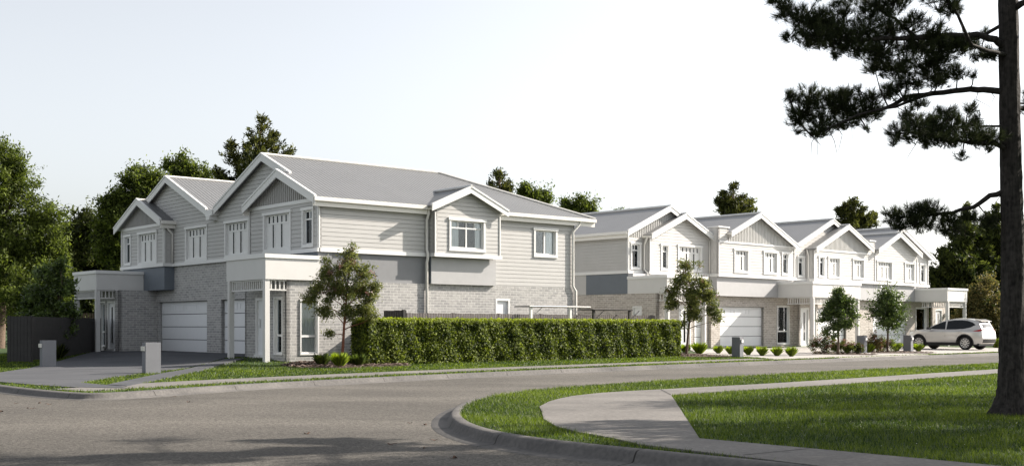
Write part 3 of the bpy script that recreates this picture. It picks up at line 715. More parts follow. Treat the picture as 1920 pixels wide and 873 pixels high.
gb.box(t, 4.56, 4.61, 4.03, 5.5, 0, .025); gb.box(t, 7.56, 7.61, 4.03, 5.5, 0, .025); t.build('side_band', TRIM, H)
gable_roof(gb, 6.04, 6.46, SP, 4.30, 7.80, .25, -2.0, H, 'bay_roof', .22)
# back and far walls close the shell
wall('back_wall', WF((11.75, 0), (0, 1), (1, 0)), 0, 16.93, 0, 5.6, BOARD1, H)
wall('left_wall', WF((0, 16.93), (1, 0), (0, 1)), -1.2, 11.75, 0, 2.93, BRICK1, H)
wall('left_wall', WF((0, 16.93), (1, 0), (0, 1)), 0, 11.75, 2.93, 5.6, BOARD1, H)
# main hipped roof
Z = lambda u: 7.65 - abs(u - 4.3) * SP
Z2 = lambda u: 7.65 - abs(u - 12.65) * SP
R = MB(); xf = .18; xe = 12.7; uE = -.22; uv_ = 8.475
zE = Z(uE); zV = Z(uv_); xh = xe - (4.3 - uE)
roof_plane(R, [(xf, 2.4, Z(2.4)), (xf, 4.3, 7.65), (xh, 4.3, 7.65), (xe, uE, zE), (-.25, uE, zE), (-.25, 2.4, Z(2.4))][::-1], 'x')
roof_plane(R, [(xf, 4.3, 7.65), (xf, uv_, zV), (xe, uv_, zV), (xh, 4.3, 7.65)][::-1], 'x')
roof_plane(R, [(xh, 4.3, 7.65), (xe, uv_, zV - .001), (xe, uE, zE)], 'y')
uL = 17.17
roof_plane(R, [(xf, uv_ + .002, zV), (xf, 12.65, 7.65), (xh, 12.65, 7.65), (xe, uv_ + .002, zV)][::-1], 'x')
roof_plane(R, [(xf, 12.65, 7.65), (xf, 14.6, Z2(14.6)), (-.25, 14.6, Z2(14.6)), (-.25, uL, Z2(uL)), (xe, uL, Z2(uL)), (xh, 12.65, 7.65)][::-1], 'x')
roof_plane(R, [(xh, 12.65, 7.65), (xe, uL, Z2(uL)), (xe, uv_ + .002, zV)][::-1], 'y')
# inner slopes of the two front gables
zf = Z(2.4); ui = 4.92
roof_plane(R, [(-.25, 2.402, zf), (-.25, ui, zf - (ui - 2.4) * SP), (.42, ui, zf - (ui - 2.4) * SP), (.42, 2.402, zf)][::-1], 'x')
zf2 = Z2(14.6); ui2 = 14.6 - (17.02 - 14.6)
roof_plane(R, [(-.25, 14.598, zf2), (-.25, ui2, zf2 - (14.6 - ui2) * SP), (.42, ui2, zf2 - (14.6 - ui2) * SP), (.42, 14.598, zf2)], 'x')
roof = R.build('roof', ROOF, H)
B = MB()
fb = FX(.15); ff = FX(-.28)
for ac, al, ar in ((4.3, 2.2, 8.15), (12.65, 8.8, 14.8)):
    barge(B, fb, ac, 7.66, SP, al, ar, 0, .25); capping(B, fb, ac, 7.69, SP, al, ar, 0)
for ac, al, ar in ((2.4, uE, ui), (14.6, ui2, uL)):
    barge(B, ff, ac, Z(2.4) + .01, SP, al, ar, 0, .25); capping(B, ff, ac, Z(2.4) + .04, SP, al, ar, 0)
B.build('barge_board', TRIM, roof)
B = MB()
for p, q in (((xf, 4.3, 7.68), (xh, 4.3, 7.68)), ((xh, 4.3, 7.68), (xe, uE, zE + .03)), ((xf, 12.65, 7.68), (xh, 12.65, 7.68)), ((-.25, 14.6, zf2 + .03), (.4, 14.6, zf2 + .03))): B.tube([p, q], .045, 6)
B.build('ridge_capping', GUTTER, roof)
S = MB()
for F_, ac, al, ar, zt_ in ((fb, 4.3, .6, 8.1, 7.65), (fb, 12.65, 8.85, 16, 7.65), (ff, 2.4, uE, ui, Z(2.4)), (ff, 14.6, ui2, uL, Z(2.4))):
    for e in (al, ar):
        ze = zt_ - abs(e - ac) * SP
        S.quad(F_.P(ac, zt_ - .075, -.045), F_.P(e, ze - .075, -.045), F_.P(e, ze - .075, -.32), F_.P(ac, zt_ - .075, -.32))
S.build('soffit', SOFFIT, roof)
gutter(FY(-.10), -.30, 4.5, zE - .02, H, .05); gutter(FY(-.10), 7.55, 12.72, zE - .02, H, .05)
gutter(FX(0), ui, ui + .001, 5.7, H, 0) if False else None
m_ = MB(); m_.box(11.75, 12.70, -.12, 17.0, zE - .16, zE - .10); m_.box(-.25, 11.75, -.12, 0.02, zE - .2, zE - .16); m_.build('eave_lining', SOFFIT, H)
gutter(WF((0, ui2), (1, 0), (0, -1)), -.25, .40, zf2 - (14.6 - ui2) * SP - .02, H, -.02)
gutter(WF((0, ui), (1, 0), (0, 1)), -.25, .38, zf - (ui - 2.4) * SP - .02, H, -.02)
# rainwater head in the valley between the two front gables
rh = MB(); rh.box(.10, .42, 8.18, 8.78, 5.72, 5.94); rh.box(.06, .42, 8.3, 8.62, 5.55, 5.72); rh.build('rainwater_head', TRIM, H)
downpipe([(4.42, -.17, zE - .12), (4.42, -.17, zE - .3), (4.42, -.07, zE - .5), (4.42, -.07, 4.15), (4.42, -.13, 4.0), (4.42, -.13, 3.85), (4.42, -.07, 3.7), (4.42, -.07, .2)], H, .05)
downpipe([(11.9, -.18, zE - .1), (11.9, -.18, zE - .2), (11.6, -.07, zE - .55), (11.6, -.07, 3.0), (11.75, -.08, 2.8), (11.75, -.08, .2)], H, .05)
downpipe([(.1, 12.28, 5.62), (.12, 12.28, 5.45), (.34, 12.33, 5.25), (.34, 12.33, 4.05)], H, .045)

# ------------------------------------------------------------------ terrace of four attached townhouses (fronts face local -y)
ar_ = rad(43.5); RO = (10.332, 58.2, 0)
def RF(y): return WF((0, y), (1, 0), (0, -1))
def RS(x, s=-1): return WF((x, 0), (0, 1), (s, 0))
def tband(parent, items, z0=3.90, z1=4.04):
    t = MB()
    for F_, a0, a1 in items: F_.box(t, a0, a1, z0, z1, -.01, .05)
    return t.build('storey_band', TRIM, parent)
def ctrim(parent, items, z0=4.04, z1=5.6):
    for F_, a0 in items: t = MB(); F_.box(t, a0, a0 + .06, z0, z1, 0, .03); t.build('corner_trim', TRIM, parent)
# --- townhouse 1
T1 = thing('townhouse', 'nearest white townhouse of the terrace, its dark side wall showing beside the hedge end', 'house', RO, ar_, 'attached townhouses of the terrace')
x0 = -5.85
wall('side_wall', RS(x0), .9, 11, 3.92, 5.6, BOARD1, T1, (), True)
s = MB(); s.box(x0 + .01, x0 + .2, .92, 3.6, 2.94, 3.90); s.build('side_panel', MIDGREY if False else SLATE, T1)
s = MB(); s.box(x0 + .012, x0 + .2, 3.6, 11, 2.94, 3.90); s.build('side_panel_rear', BOARD1, T1)
SD = (.05, .62, .3, 2.35)
wall('side_brick_wall', RS(x0), -.9, 11, 0, 2.93, BRICK2, T1, [SD])
front_door(RS(x0), *SD, T1, False)
wr = (-5.58, -5.02, 4.2, 5.3)
wall('front_wall', RF(.9), x0, -4.6, 3.92, 5.66, BOARD2, T1, [wr], True); window(RF(.9), *wr, T1, 'narrow', True, 'grey')
gable_wall('gable_panel', RF(.9), -3.0, 7.12, SP, 5.66, BATTEN2, T1, 'battens', x0, 0)
wb = [(-3.76, -3.30, 4.2, 5.3), (-2.46, -.72, 4.2, 5.32)]
wall('front_wall', RF(.55), -4.69, .0, 3.92, 5.72, BOARD2, T1, wb, True)
window(RF(.55), *wb[0], T1, 'narrow', True, 'grey'); window(RF(.55), *wb[1], T1)
wall('return_wall', RS(-4.69), .55, .9, 3.92, 5.72, BOARD2, T1, (), True)
gable_wall('gable_wall', RF(.55), -2.2, 6.78, SP, 5.72, BOARD2, T1, 'boards', -4.69, 0)
s = MB(); s.box(x0 + .02, 0, .6, 1.1, 2.94, 3.90); s.build('front_panel', LIGHTREND, T1)
tband(T1, [(RF(.55), -4.73, 0), (RF(.9), x0 - .03, -4.7), (RS(x0), .9, 11)]); ctrim(T1, [(RF(.55), -4.69), (RF(.9), x0), (RS(x0), .9)])
gable_roof(RF(.9), -3.0, 7.22, SP, x0 - .3, .1, .30, -9, T1); gable_roof(RF(.55), -2.2, 6.88, SP, -4.8, 0.0, .28, -2.2, T1)
gutter(RS(x0 - .28), .62, 11, 7.22 - SP * (x0 * -1 + .3 - 3.0) - .03, T1, 0)
gt = MB(); gt.box(-4.85, -4.72, .3, .9, 5.62, 5.72); gt.build('gutter', GUTTER, T1)
g1 = (-2.62, -.42, .35, 2.42)
wall('brick_wall', RF(.6), x0 + .1, 0, 0, 2.93, BRICK2, T1, [g1]); reveals('door_reveal', RF(.6), [g1], BRICK2, T1, .18); garage_door(RF(.6), *g1, T1)
d1 = (-4.3, -3.4, .4, 2.4)
wall('brick_wall', RF(-.9), x0, -3.1, 0, 2.93, BRICK2, T1, [d1]); wall('brick_wall', RS(-3.1, 1), -.9, .6, 0, 2.93, BRICK2, T1); front_door(RF(-.9), *d1, T1)
porch(RF(.55), x0 - .03, -2.88, -.35, 2.02, T1, [(x0 + .1, 1.92), (-3.0, 1.92)], [('front', x0 + .2, -3.1, 1.92), ('side', 1.46, 1.84, x0 + .08)], zg=.3)
wall('back_wall', WF((0, 11), (1, 0), (0, 1)), x0, 0, 0, 5.6, BOARD2, T1)
downpipe([(-4.8, .62, 5.66), (-4.8, .66, 5.5), (-4.77, .8, 5.3), (-4.77, .8, 4.1), (-4.77, .6, 3.95), (-4.77, .6, 3.7)], T1)
downpipe([(-.06, .5, 5.7), (-.06, .5, 4.05)], T1, .03)
# --- townhouse 2
T2 = thing('townhouse', 'second townhouse of the terrace with a battened gable, a wide garage and square parapet block', 'house', RO, ar_, 'attached townhouses of the terrace')
w2 = [(1.40, 2.52, 4.24, 5.28), (3.99, 5.14, 4.24, 5.28), (5.68, 6.18, 4.24, 5.28)]
wall('front_wall', RF(0), 0, 6.84, 3.92, 5.68, BOARD2, T2, w2, True)
window(RF(0), *w2[0], T2); window(RF(0), *w2[1], T2); window(RF(0), *w2[2], T2, 'narrow')
gable_wall('gable_panel', RF(0), 3.3, 7.12, SP, 5.68, BATTEN2, T2, 'battens', .86, 6.7)
wall('return_wall', RS(0), 0, .6, 3.92, 6.36, BOARD2, T2, (), True)
wall('parapet_block', RF(0), 0, .86, 5.68, 6.36, BOARD2, T2, (), True)
wall('parapet_block', RS(.86, 1), 0, .6, 5.68, 6.36, BOARD2, T2, (), True)
p = MB(); p.box(-.05, .91, -.05, .65, 6.36, 6.43); p.build('parapet_cap', TRIM, T2)
wall('return_wall', RS(6.84, 1), 0, .5, 3.92, 5.68, BOARD2, T2, (), True)
tband(T2, [(RF(0), -.04, 6.95), (RS(0), 0, .55), (RF(.5), 6.95, 8.7)]); ctrim(T2, [(RF(0), 0), (RF(0), 6.78)], 4.04, 5.62)
t = MB(); RF(0).box(t, .06, 6.78, 5.61, 5.70, 0, .04); t.build('gable_trim', TRIM, T2)
gable_roof(RF(0), 3.3, 7.24, SP, .74, 6.9, .30, -10, T2)
mbr = MB(); mbr.box(.72, .86, -.26, -.0, 6.02, 6.12); mbr.build('gutter_end', GUTTER, T2)
s = MB(); s.box(0.02, 6.86, .10, .55, 2.94, 3.90); s.box(.0, .02, .09, .6, 2.94, 3.9); s.build('front_panel', LIGHTREND, T2)
g2 = (.75, 4.62, .38, 2.42); wn = (5.85, 6.95, .48, 2.48)
wall('brick_wall', RF(.45), 0, 7.4, 0, 2.93, BRICK2, T2, [g2, wn]); reveals('door_reveal', RF(.45), [g2], BRICK2, T2, .18); garage_door(RF(.45), *g2, T2)
window(RF(.45), *wn, T2, 'tall', False, 'grey')
wall('side_wall', RS(0), .6, 11, 0, 5.6, BOARD2, T2); wall('back_wall', WF((0, 11), (1, 0), (0, 1)), 0, 6.84, 0, 5.6, BOARD2, T2)
p = MB(); p.box(6.75, 7.6, .9, 1.6, 5.6, 6.35); p.build('parapet_block', BOARD2, T2)
# --- townhouse 3
T3 = thing('townhouse', 'third townhouse of the terrace with projecting porch, smooth gable and three upper windows', 'house', RO, ar_, 'attached townhouses of the terrace')
w3n = (7.98, 8.50, 4.2, 5.2)
wall('front_wall', RF(.5), 6.86, 8.76, 3.92, 5.7, BOARD2, T3, [w3n], True); window(RF(.5), *w3n, T3, 'narrow', True, 'grey')
w3 = [(9.3, 9.8, 4.22, 5.24), (10.28, 11.4, 4.22, 5.24), (12.9, 14.04, 4.22, 5.24)]
wall('front_wall', RF(0), 8.74, 15.36, 3.92, 5.66, BOARD2, T3, w3, True)
window(RF(0), *w3[0], T3, 'narrow'); window(RF(0), *w3[1], T3); window(RF(0), *w3[2], T3)
wall('return_wall', RS(8.74), 0, .5, 3.92, 5.66, BOARD2, T3, (), True)
gable_wall('gable_panel', RF(0), 11.95, 7.03, SP, 5.66, BATTEN2, T3, 'battens', 8.8, 14.7)
gable_wall('gable_wall', RF(.5), 11.2, 7.36, SP, 5.7, BOARD2, T3, 'boards', 7.4, 14.9)
t = MB(); RF(0).box(t, 8.8, 14.75, 5.60, 5.70, 0, .04); t.build('gable_trim', TRIM, T3)
gable_roof(RF(0), 11.95, 7.14, SP, 8.60, 14.75, .30, -2.4, T3); gable_roof(RF(.5), 11.2, 7.46, SP, 7.3, 15.3, .28, -10, T3)
wall('parapet_block', RF(0), 14.7, 15.36, 5.66, 6.40, BOARD2, T3, (), True); wall('parapet_block', RS(15.36, 1), 0, .6, 5.66, 6.40, BOARD2, T3, (), True)
p = MB(); p.box(14.68, 15.40, -.05, .65, 6.40, 6.47); p.build('parapet_cap', TRIM, T3)
tband(T3, [(RF(0), 8.7, 15.37), (RS(8.74), 0, .5)]); ctrim(T3, [(RF(0), 8.74), (RF(0), 15.30)], 4.04, 5.6)
s = MB(); s.box(11.2, 15.36, .10, .55, 2.94, 3.90); s.build('front_panel', LIGHTREND, T3)
d3 = (7.55, 8.40, .38, 2.42); g3 = (9.4, 12.9, .38, 2.42); n3 = (8.6, 9.1, .5, 2.42)
wall('brick_wall', RF(.10), 7.4, 9.3, 0, 2.93, BRICK2, T3, [d3, n3]); front_door(RF(.10), *d3, T3); window(RF(.10), *n3, T3, 'tall', False, 'grey')
wall('brick_wall', RF(.45), 9.3, 15.36, 0, 2.93, BRICK2, T3, [g3]); reveals('door_reveal', RF(.45), [g3], BRICK2, T3, .18); garage_door(RF(.45), *g3, T3)
wall('brick_wall', RS(7.4), .1, .45, 0, 2.93, BRICK2, T3)
porch(RF(0), 5.42, 10.2, -.4, 2.0, T3, [(5.56, 1.9), (10.05, 1.9)], [('front', 5.66, 9.95, 1.9), ('side', .4, 1.8, 5.52)], zg=.3)
wall('back_wall', WF((0, 11), (1, 0), (0, 1)), 6.86, 15.36, 0, 5.6, BOARD2, T3)
downpipe([(8.6, .35, 5.66), (8.66, .35, 5.5), (8.68, .3, 5.3), (8.68, .3, 4.1), (8.68, .2, 3.95), (8.68, .2, 3.7)], T3)
# --- townhouse 4
T4 = thing('townhouse', 'farthest townhouse of the terrace, weatherboard gable, porch behind the parked silver car', 'house', RO, ar_, 'attached townhouses of the terrace')
w4 = [(15.66, 17.32, 4.22, 5.24), (18.98, 20.1, 4.22, 5.24)]
wall('front_wall', RF(0), 15.38, 20.5, 3.92, 5.72, BOARD2, T4, w4, True)
window(RF(0), *w4[0], T4); window(RF(0), *w4[1], T4)
gable_wall('gable_wall', RF(0), 17.9, 6.93, SP, 5.72, BOARD2, T4, 'boards', 15.38, 20.5)
w4n = (21.9, 22.5, 4.22, 5.3)
wall('front_wall', RF(.5), 20.45, 22.9, 3.92, 5.75, BOARD2, T4, [w4n], True); window(RF(.5), *w4n, T4, 'narrow')
gable_wall('gable_wall', RF(.5), 19.2, 7.36, SP, 5.75, BOARD2, T4, 'boards', 15.6, 22.9)
gable_roof(RF(0), 17.9, 7.03, SP, 15.35, 20.6, .30, -2.4, T4); gable_roof(RF(.5), 19.2, 7.46, SP, 15.42, 23.3, .28, -10, T4)
tband(T4, [(RF(0), 15.4, 20.55), (RF(.5), 20.55, 23.05)]); ctrim(T4, [(RF(0), 20.44), (RF(.5), 22.85)], 4.04, 5.6)
s = MB(); s.box(15.38, 20.5, .10, .55, 2.94, 3.90); s.box(20.5, 22.85, .6, .9, 2.94, 3.9); s.build('front_panel', LIGHTREND, T4)
g4 = (15.95, 19.95, .38, 2.42); b4 = (21.2, 22.5, .45, 2.55)
wall('brick_wall', RF(.45), 15.38, 22.9, 0, 2.93, BRICK2, T4, [g4, b4]); reveals('door_reveal', RF(.45), [g4], BRICK2, T4, .18); garage_door(RF(.45), *g4, T4)
window(RF(.45), *b4, T4, 'tall', False, 'blind')
d4 = (23.25, 24.2, .4, 2.5)
wall('brick_wall', RF(.2), 22.9, 25.2, 0, 2.93, BRICK2, T4, [d4]); front_door(RF(.2), *d4, T4)
l = MB(); l.box(24.5, 24.62, .02, .19, 2.0, 2.25); l.build('glint_block', TRIM, T4)  # small white block added as a painted sun glint, no lamp
porch(RF(0), 20.4, 25.2, -.5, 2.0, T4, [(20.66, 1.9), (25.05, 1.9)], [('front', 20.8, 24.9, 1.9), ('side', .2, 1.8, 20.62)], zg=.3) if False else None
porch(RF(0), 20.42, 23.05, -.5, 2.0, T4, [(20.6, 1.9), (22.9, 1.9)], [('front', 20.72, 22.78, 1.9), ('side', .25, 1.8, 20.56)], zg=.3)
wall('side_wall', RS(22.9, 1), .5, 11, 0, 5.6, BOARD2, T4, (), True); wall('back_wall', WF((0, 11), (1, 0), (0, 1)), 15.38, 22.9, 0, 5.6, BOARD2, T4)
#SECTION3

# ------------------------------------------------------------------ plants
def at(px, py, Y): return np.array([(px - 960) / 2180 * Y, Y, HC + (611.5 - py) / 2180 * Y])   # a point seen in the photo at distance Y
def leaves(centers, radii, n, size, per=14, spread=.22, shell=.55, aspect=.42, droop=.0, ctint=.35, seed=0, ragged=.26, twig=0, nbr=None):
    """n clusters of `per` leaves spread through ellipsoids; returns V, F(quads), tint"""
    g = np.random.default_rng(seed); centers = arr(centers); radii = arr(radii)
    vol = radii.prod(1) ** (2 / 3); k = g.choice(len(centers), n, p=vol / vol.sum())
    nb = 30 if nbr is None else nbr                      # every clump is a fan of leafy branches, so gaps stay open between them
    bd = g.normal(size=(len(centers), nb, 3)) + [0, 0, .30]; bd /= np.linalg.norm(bd, axis=2)[:, :, None]; bl = g.uniform(.62, 1.32, (len(centers), nb))
    bi = g.integers(0, nb, n); d = bd[k, bi]; tt = .25 + .75 * g.random(n) ** .75
    cc = centers[k] + d * (bl[k, bi] * tt)[:, None] * radii[k] + g.normal(size=(n, 3)) * radii[k] * .06
    C = np.repeat(cc, per, 0) + g.normal(size=(n * per, 3)) * spread * np.array([1, 1, .8]); N = len(C)
    if twig:
        td = d * .8 + g.normal(size=(n, 3)) * .45 + [0, 0, .35]; td /= np.linalg.norm(td, axis=1)[:, None]
        C = C + np.repeat(td * (twig * g.uniform(.5, 1.3, n))[:, None], per, 0) * (g.random(N) - .3)[:, None]
    out = np.repeat(d, per, 0)
    U = g.normal(size=(N, 3)) + out * .6; U[:, 2] -= droop; U /= np.linalg.norm(U, axis=1)[:, None]
    W = np.cross(U, g.normal(size=(N, 3))); W /= np.linalg.norm(W, axis=1)[:, None]
    s = size * g.uniform(.6, 1.3, N)[:, None]
    L = U * s * .5; Wd = W * s * .5 * aspect
    V = np.stack([C - L, C + Wd - L * .1, C + L, C - Wd - L * .1], 1).reshape(-1, 3)
    t = np.clip(np.repeat(g.random(n) * ctint * 2 + .5 - ctint, per) + g.normal(size=N) * .16, 0, 1)
    return V, np.arange(4 * N).reshape(N, 4), t
def limb_mesh(mb, base, tips, r0, seed=1, trunk_top=None):
    g = random.Random(seed); base = Vector(base); top = Vector(trunk_top)
    pts = [base.lerp(top, t) + Vector((g.uniform(-1, 1), g.uniform(-1, 1), 0)) * r0 * (.6 if 0 < t < 1 else 0) for t in (0, .2, .4, .6, .8, 1)]
    mb.tube([base - Vector((0, 0, .15))] + pts, [r0 * 1.45, r0 * 1.2, r0, r0 * .86, r0 * .72, r0 * .55, r0 * .3], 9)
    for tip in tips:
        tip = Vector(tip); t = g.uniform(.35, .85)
        o = pts[0].lerp(pts[-1], min(.95, max(.30, ((tip.z - base.z) / (top.z - base.z + 1e-6)) * .75))) if True else None
        mid = o.lerp(tip, .5) + Vector((g.uniform(-.1, .1), g.uniform(-.1, .1), g.uniform(-.02, .12))) * (tip - o).length
        mb.tube([o, o.lerp(mid, .5) + Vector((0, 0, .02)), mid, tip], [r0 * .42, r0 * .34, r0 * .24, r0 * .08], 6)
def tree(name, label, cat, base, clumps, n, size, lm, bm, r0, group=None, per=14, spread=.22, droop=0, aspect=.42, seed=0, shell=.55, zb=None, extra=None, top=None, ctint=.45, under='trunk', twig=None):
    z0 = float(hfar(base[0], base[1])) if zb is None else zb
    T = thing(name, label, cat, (base[0], base[1], z0), 0, group); o = arr((base[0], base[1], z0))
    cs = arr([c[0] for c in clumps]); rs = arr([c[1] for c in clumps])
    twig = (.75 if base[1] > 55 else 0) if twig is None else twig
    V, F, t = leaves(cs, rs * (.92 if twig else 1), n, size, per, spread * (.5 if twig else 1), shell, aspect, droop, ctint, seed, twig=twig)
    m = MB(); hi = cs[:, 2].argmax(); tp = top if top is not None else (cs[hi] - [0, 0, rs[hi, 2] * .2])
    limb_mesh(m, (0, 0, 0), [c - o for c in cs], r0, seed, Vector(arr(tp) - o))
    m.build(under, bm, T, smooth=True)
    fastmesh('crown', V - o, F, [lm], T, t)
    if extra:
        V, F, t = leaves(cs, rs * 1.05, extra[0], extra[1], extra[2], extra[3], .9, .6, 0, .4, seed + 5)
        kk = np.repeat(V.reshape(-1, 4, 3).mean(1)[:, 2] > np.quantile(V[:, 2], .30), 1)
        Fk = F[kk]; fastmesh('flowers', V - o, Fk, [extra[4]], T, t[kk])
    return T
def cl(Y, *L, ry=1.0, s=1.0):   # clumps given as (px, py, radius px[, depth offset])
    out = []
    for c in L:
        Yc = Y + (c[3] if len(c) > 3 else 0); p = at(c[0], c[1], Yc); r = c[2] * s * Y / 2180; out.append((p, (r, r * ry, r * .9)))
    return out
BGT = 'trees behind the houses'
def conifer(label, base, leaders, n, size, seed, group='trees behind the houses', lm=None, dense=False):
    '''leaders: (bottom point, tip point, radius at the bottom) ; whorls of upswept branches carry the needle tufts'''
    g = np.random.default_rng(seed); z0 = float(hfar(base[0], base[1])); o = arr((base[0], base[1], z0)); T = thing('conifer_tree', label, 'tree', (base[0], base[1], z0), 0, group)
    m = MB(); main = leaders[0]; m.tube([(0, 0, -.2), tuple((arr(main[0]) - o) * .5), tuple(arr(main[0]) - o), tuple(arr(main[1]) - o)], [.34, .28, .2, .03], 8)
    P_ = []; D_ = []
    for (b_, t_, r_) in leaders:
        b_ = arr(b_); t_ = arr(t_); m.tube([tuple(arr(main[0]) - o), tuple(b_ - o), tuple(t_ - o)], [.10, .08, .02], 6)
        r_ = r_ * 1.25; nb = int(14 + r_ * 13)
        for _ in range(nb):
            h = g.random() ** .8; q = b_ + (t_ - b_) * h; az = g.uniform(0, 6.283); L = r_ * (1 - h) ** 1.05 * g.uniform(.5, 1.35) + .15
            d = np.array([math.cos(az), math.sin(az), g.uniform(.15, .75)]); d /= np.linalg.norm(d)
            if _ % 2 == 0: m.tube([tuple(q - o), tuple(q + d * L * .85 - o)], [.035, .01], 4, cap=False)
            for u in np.linspace(.25, 1, max(2, int(L * n * .8))):
                P_.append(q + d * L * u + g.normal(size=3) * .07 * L); D_.append(d)
                if dense and g.random() < .8: P_.append(q + d * L * u * g.random() + g.normal(size=3) * .22 * L); D_.append(d)
    P_ = arr(P_); D_ = arr(D_); per = 16; C = np.repeat(P_, per, 0) + g.normal(size=(len(P_) * per, 3)) * [.13, .13, .11]; N = len(C)
    U = np.repeat(D_, per, 0) * .9 + g.normal(size=(N, 3)) * .6 + [0, 0, .3]; U /= np.linalg.norm(U, axis=1)[:, None]; W = np.cross(U, g.normal(size=(N, 3))); W /= np.linalg.norm(W, axis=1)[:, None]
    L = size * g.uniform(.6, 1.3, N)[:, None] * .5; V = np.stack([C - U * L, C + W * L * .28, C + U * L, C - W * L * .28], 1).reshape(-1, 3)
    m.build('trunk', BARKL, T, smooth=True)
    fastmesh('crown', V - o, np.arange(4 * N).reshape(N, 4), [lm or LEAF_CONE], T, np.clip(np.repeat(g.random(len(P_)), per) * .8 + g.normal(size=N) * .15, 0, 1)); return T
def ld(Y, *L): return [(at(a_, b_, Y), at(c_, d_, Y + (i % 3 - 1) * .8), r_ * Y / 2180) for i, (a_, b_, c_, d_, r_) in enumerate(L)]
# left mass
tree('broadleaf_tree', 'tall sunlit bright green tree at the left edge, behind the dark fence', 'tree', (-26.5, 60), cl(60, (30, 350, 52), (-25, 400, 70), (75, 415, 48), (55, 470, 62), (-5, 520, 80), (95, 520, 42), (20, 305, 30), (-45, 320, 40), (60, 560, 60, -2), (100, 470, 30), (-8, 285, 22)), 4600, .20, LEAF_MID, BARKL, .28, BGT, seed=11, spread=.3, aspect=.32, per=15)
tree('broadleaf_tree', 'dark tree between the leftmost tree and the duplex house, low crown', 'tree', (-24.8, 68), cl(68, (160, 425, 34), (135, 460, 40), (190, 450, 38), (165, 510, 52), (215, 500, 40), (120, 540, 45), (180, 570, 50), (225, 560, 35), (150, 600, 55)), 3600, .22, LEAF_DARK, BARKL, .25, BGT, seed=12, spread=.3)
tree('broadleaf_tree', 'rounded green tree rising beside the left gable of the duplex house', 'tree', (-21.8, 64), cl(64, (252, 345, 26), (225, 385, 30), (275, 372, 30), (215, 420, 30), (250, 430, 42), (235, 480, 42), (290, 350, 24), (205, 460, 28), (262, 322, 12), (200, 390, 16)), 3400, .19, LEAF_MID, BARKL, .24, BGT, seed=13, spread=.28)
tree('broadleaf_tree', 'thin light green treetop seen just above the left gable roof', 'tree', (-20.6, 74), cl(74, (322, 312, 15), (345, 300, 10), (352, 322, 20), (384, 328, 14), (330, 335, 22), (365, 345, 25), (350, 380, 40)), 1000, .22, LEAF_MID, BARKL, .2, BGT, seed=14, spread=.3)
tree('broadleaf_tree', 'deep green tree filling the gap left of the porch', 'tree', (-34, 76), cl(76, (40, 560, 60), (110, 580, 60), (-20, 600, 70), (170, 600, 60), (70, 620, 50), (215, 620, 50), (10, 470, 60), (140, 480, 50)), 3200, .26, LEAF_DARK, BARKL, .3, BGT, seed=15, spread=.35)
conifer('tall dark conifer rising behind the main gable of the duplex house', (-15.6, 72), ld(72, (478, 400, 490, 222, 62), (500, 330, 512, 250, 30), (455, 350, 427, 262, 26), (440, 360, 408, 318, 22), (520, 340, 545, 278, 24), (470, 340, 462, 270, 26), (500, 380, 530, 310, 30)), 7, .30, 16)
conifer('small conifer crown above the hip of the duplex roof', (-.75, 80), ld(80, (938, 420, 936, 317, 36), (945, 390, 956, 345, 16), (930, 390, 917, 345, 14)), 7, .30, 17)
tree('broadleaf_tree', 'sparse treetop right of the small conifer above the duplex roof', 'tree', (1.5, 82), cl(82, (990, 354, 9), (985, 368, 14), (1008, 368, 13), (1024, 362, 5), (1018, 380, 14), (1000, 385, 20)), 640, .21, LEAF_MID, BARKL, .2, BGT, seed=18, spread=.25)
tree('broadleaf_tree', 'loose open treetop between the duplex house and the terrace', 'tree', (4.7, 84), cl(84, (1090, 380, 9), (1065, 392, 12), (1102, 388, 8), (1083, 400, 18), (1112, 402, 8), (1060, 378, 4), (1115, 376, 4)), 520, .21, LEAF_MID, BARKL, .2, BGT, seed=19, spread=.28)
tree('broadleaf_tree', 'tip of a tree just above the roof of the nearest townhouse', 'tree', (8.2, 92), cl(92, (1155, 396, 3), (1171, 398, 3), (1160, 410, 12)), 120, .20, LEAF_MID, BARKL, .2, BGT, seed=20, spread=.2)
conifer('dark pointed conifer behind the second townhouse roof', (17.4, 92), ld(92, (1372, 440, 1376, 346, 42), (1365, 410, 1345, 372, 18), (1385, 410, 1406, 374, 18), (1360, 400, 1356, 362, 14)), 7, .34, 21)
conifer('dark conifer behind the roof of the third townhouse', (28.2, 98), ld(98, (1603, 470, 1600, 371, 42), (1595, 430, 1572, 390, 18), (1615, 430, 1640, 400, 20), (1610, 425, 1618, 388, 16), (1590, 420, 1586, 382, 14)), 7, .36, 22)
# right mass
conifer('big dark pine beyond the end townhouse, left part of the right wood', (31, 84), ld(84, (1800, 640, 1812, 385, 75), (1770, 640, 1770, 460, 45), (1830, 600, 1840, 420, 45), (1755, 640, 1750, 500, 28), (1790, 640, 1792, 470, 55), (1820, 660, 1815, 520, 60), (1775, 670, 1765, 560, 50)), 9, .38, 23, lm=LEAF_DARK, dense=True)
conifer('big dark pine behind the trunk at the right edge', (36, 86), ld(86, (1880, 640, 1868, 385, 75), (1850, 640, 1852, 400, 50), (1920, 640, 1930, 400, 60), (1900, 640, 1895, 440, 60), (1855, 660, 1850, 510, 55), (1890, 660, 1890, 540, 60), (1950, 650, 1960, 450, 60)), 9, .38, 24, lm=LEAF_DARK, dense=True)
tree('broadleaf_tree', 'autumn tinted loose tree behind the car and porch', 'tree', (29.5, 74), cl(74, (1838, 555, 22), (1815, 580, 18), (1860, 575, 22), (1838, 600, 28), (1870, 610, 28), (1815, 620, 22), (1800, 600, 9), (1850, 530, 10), (1865, 640, 24)), 1700, .18, LEAF_AUT, BARKL, .2, None, seed=25, spread=.24)
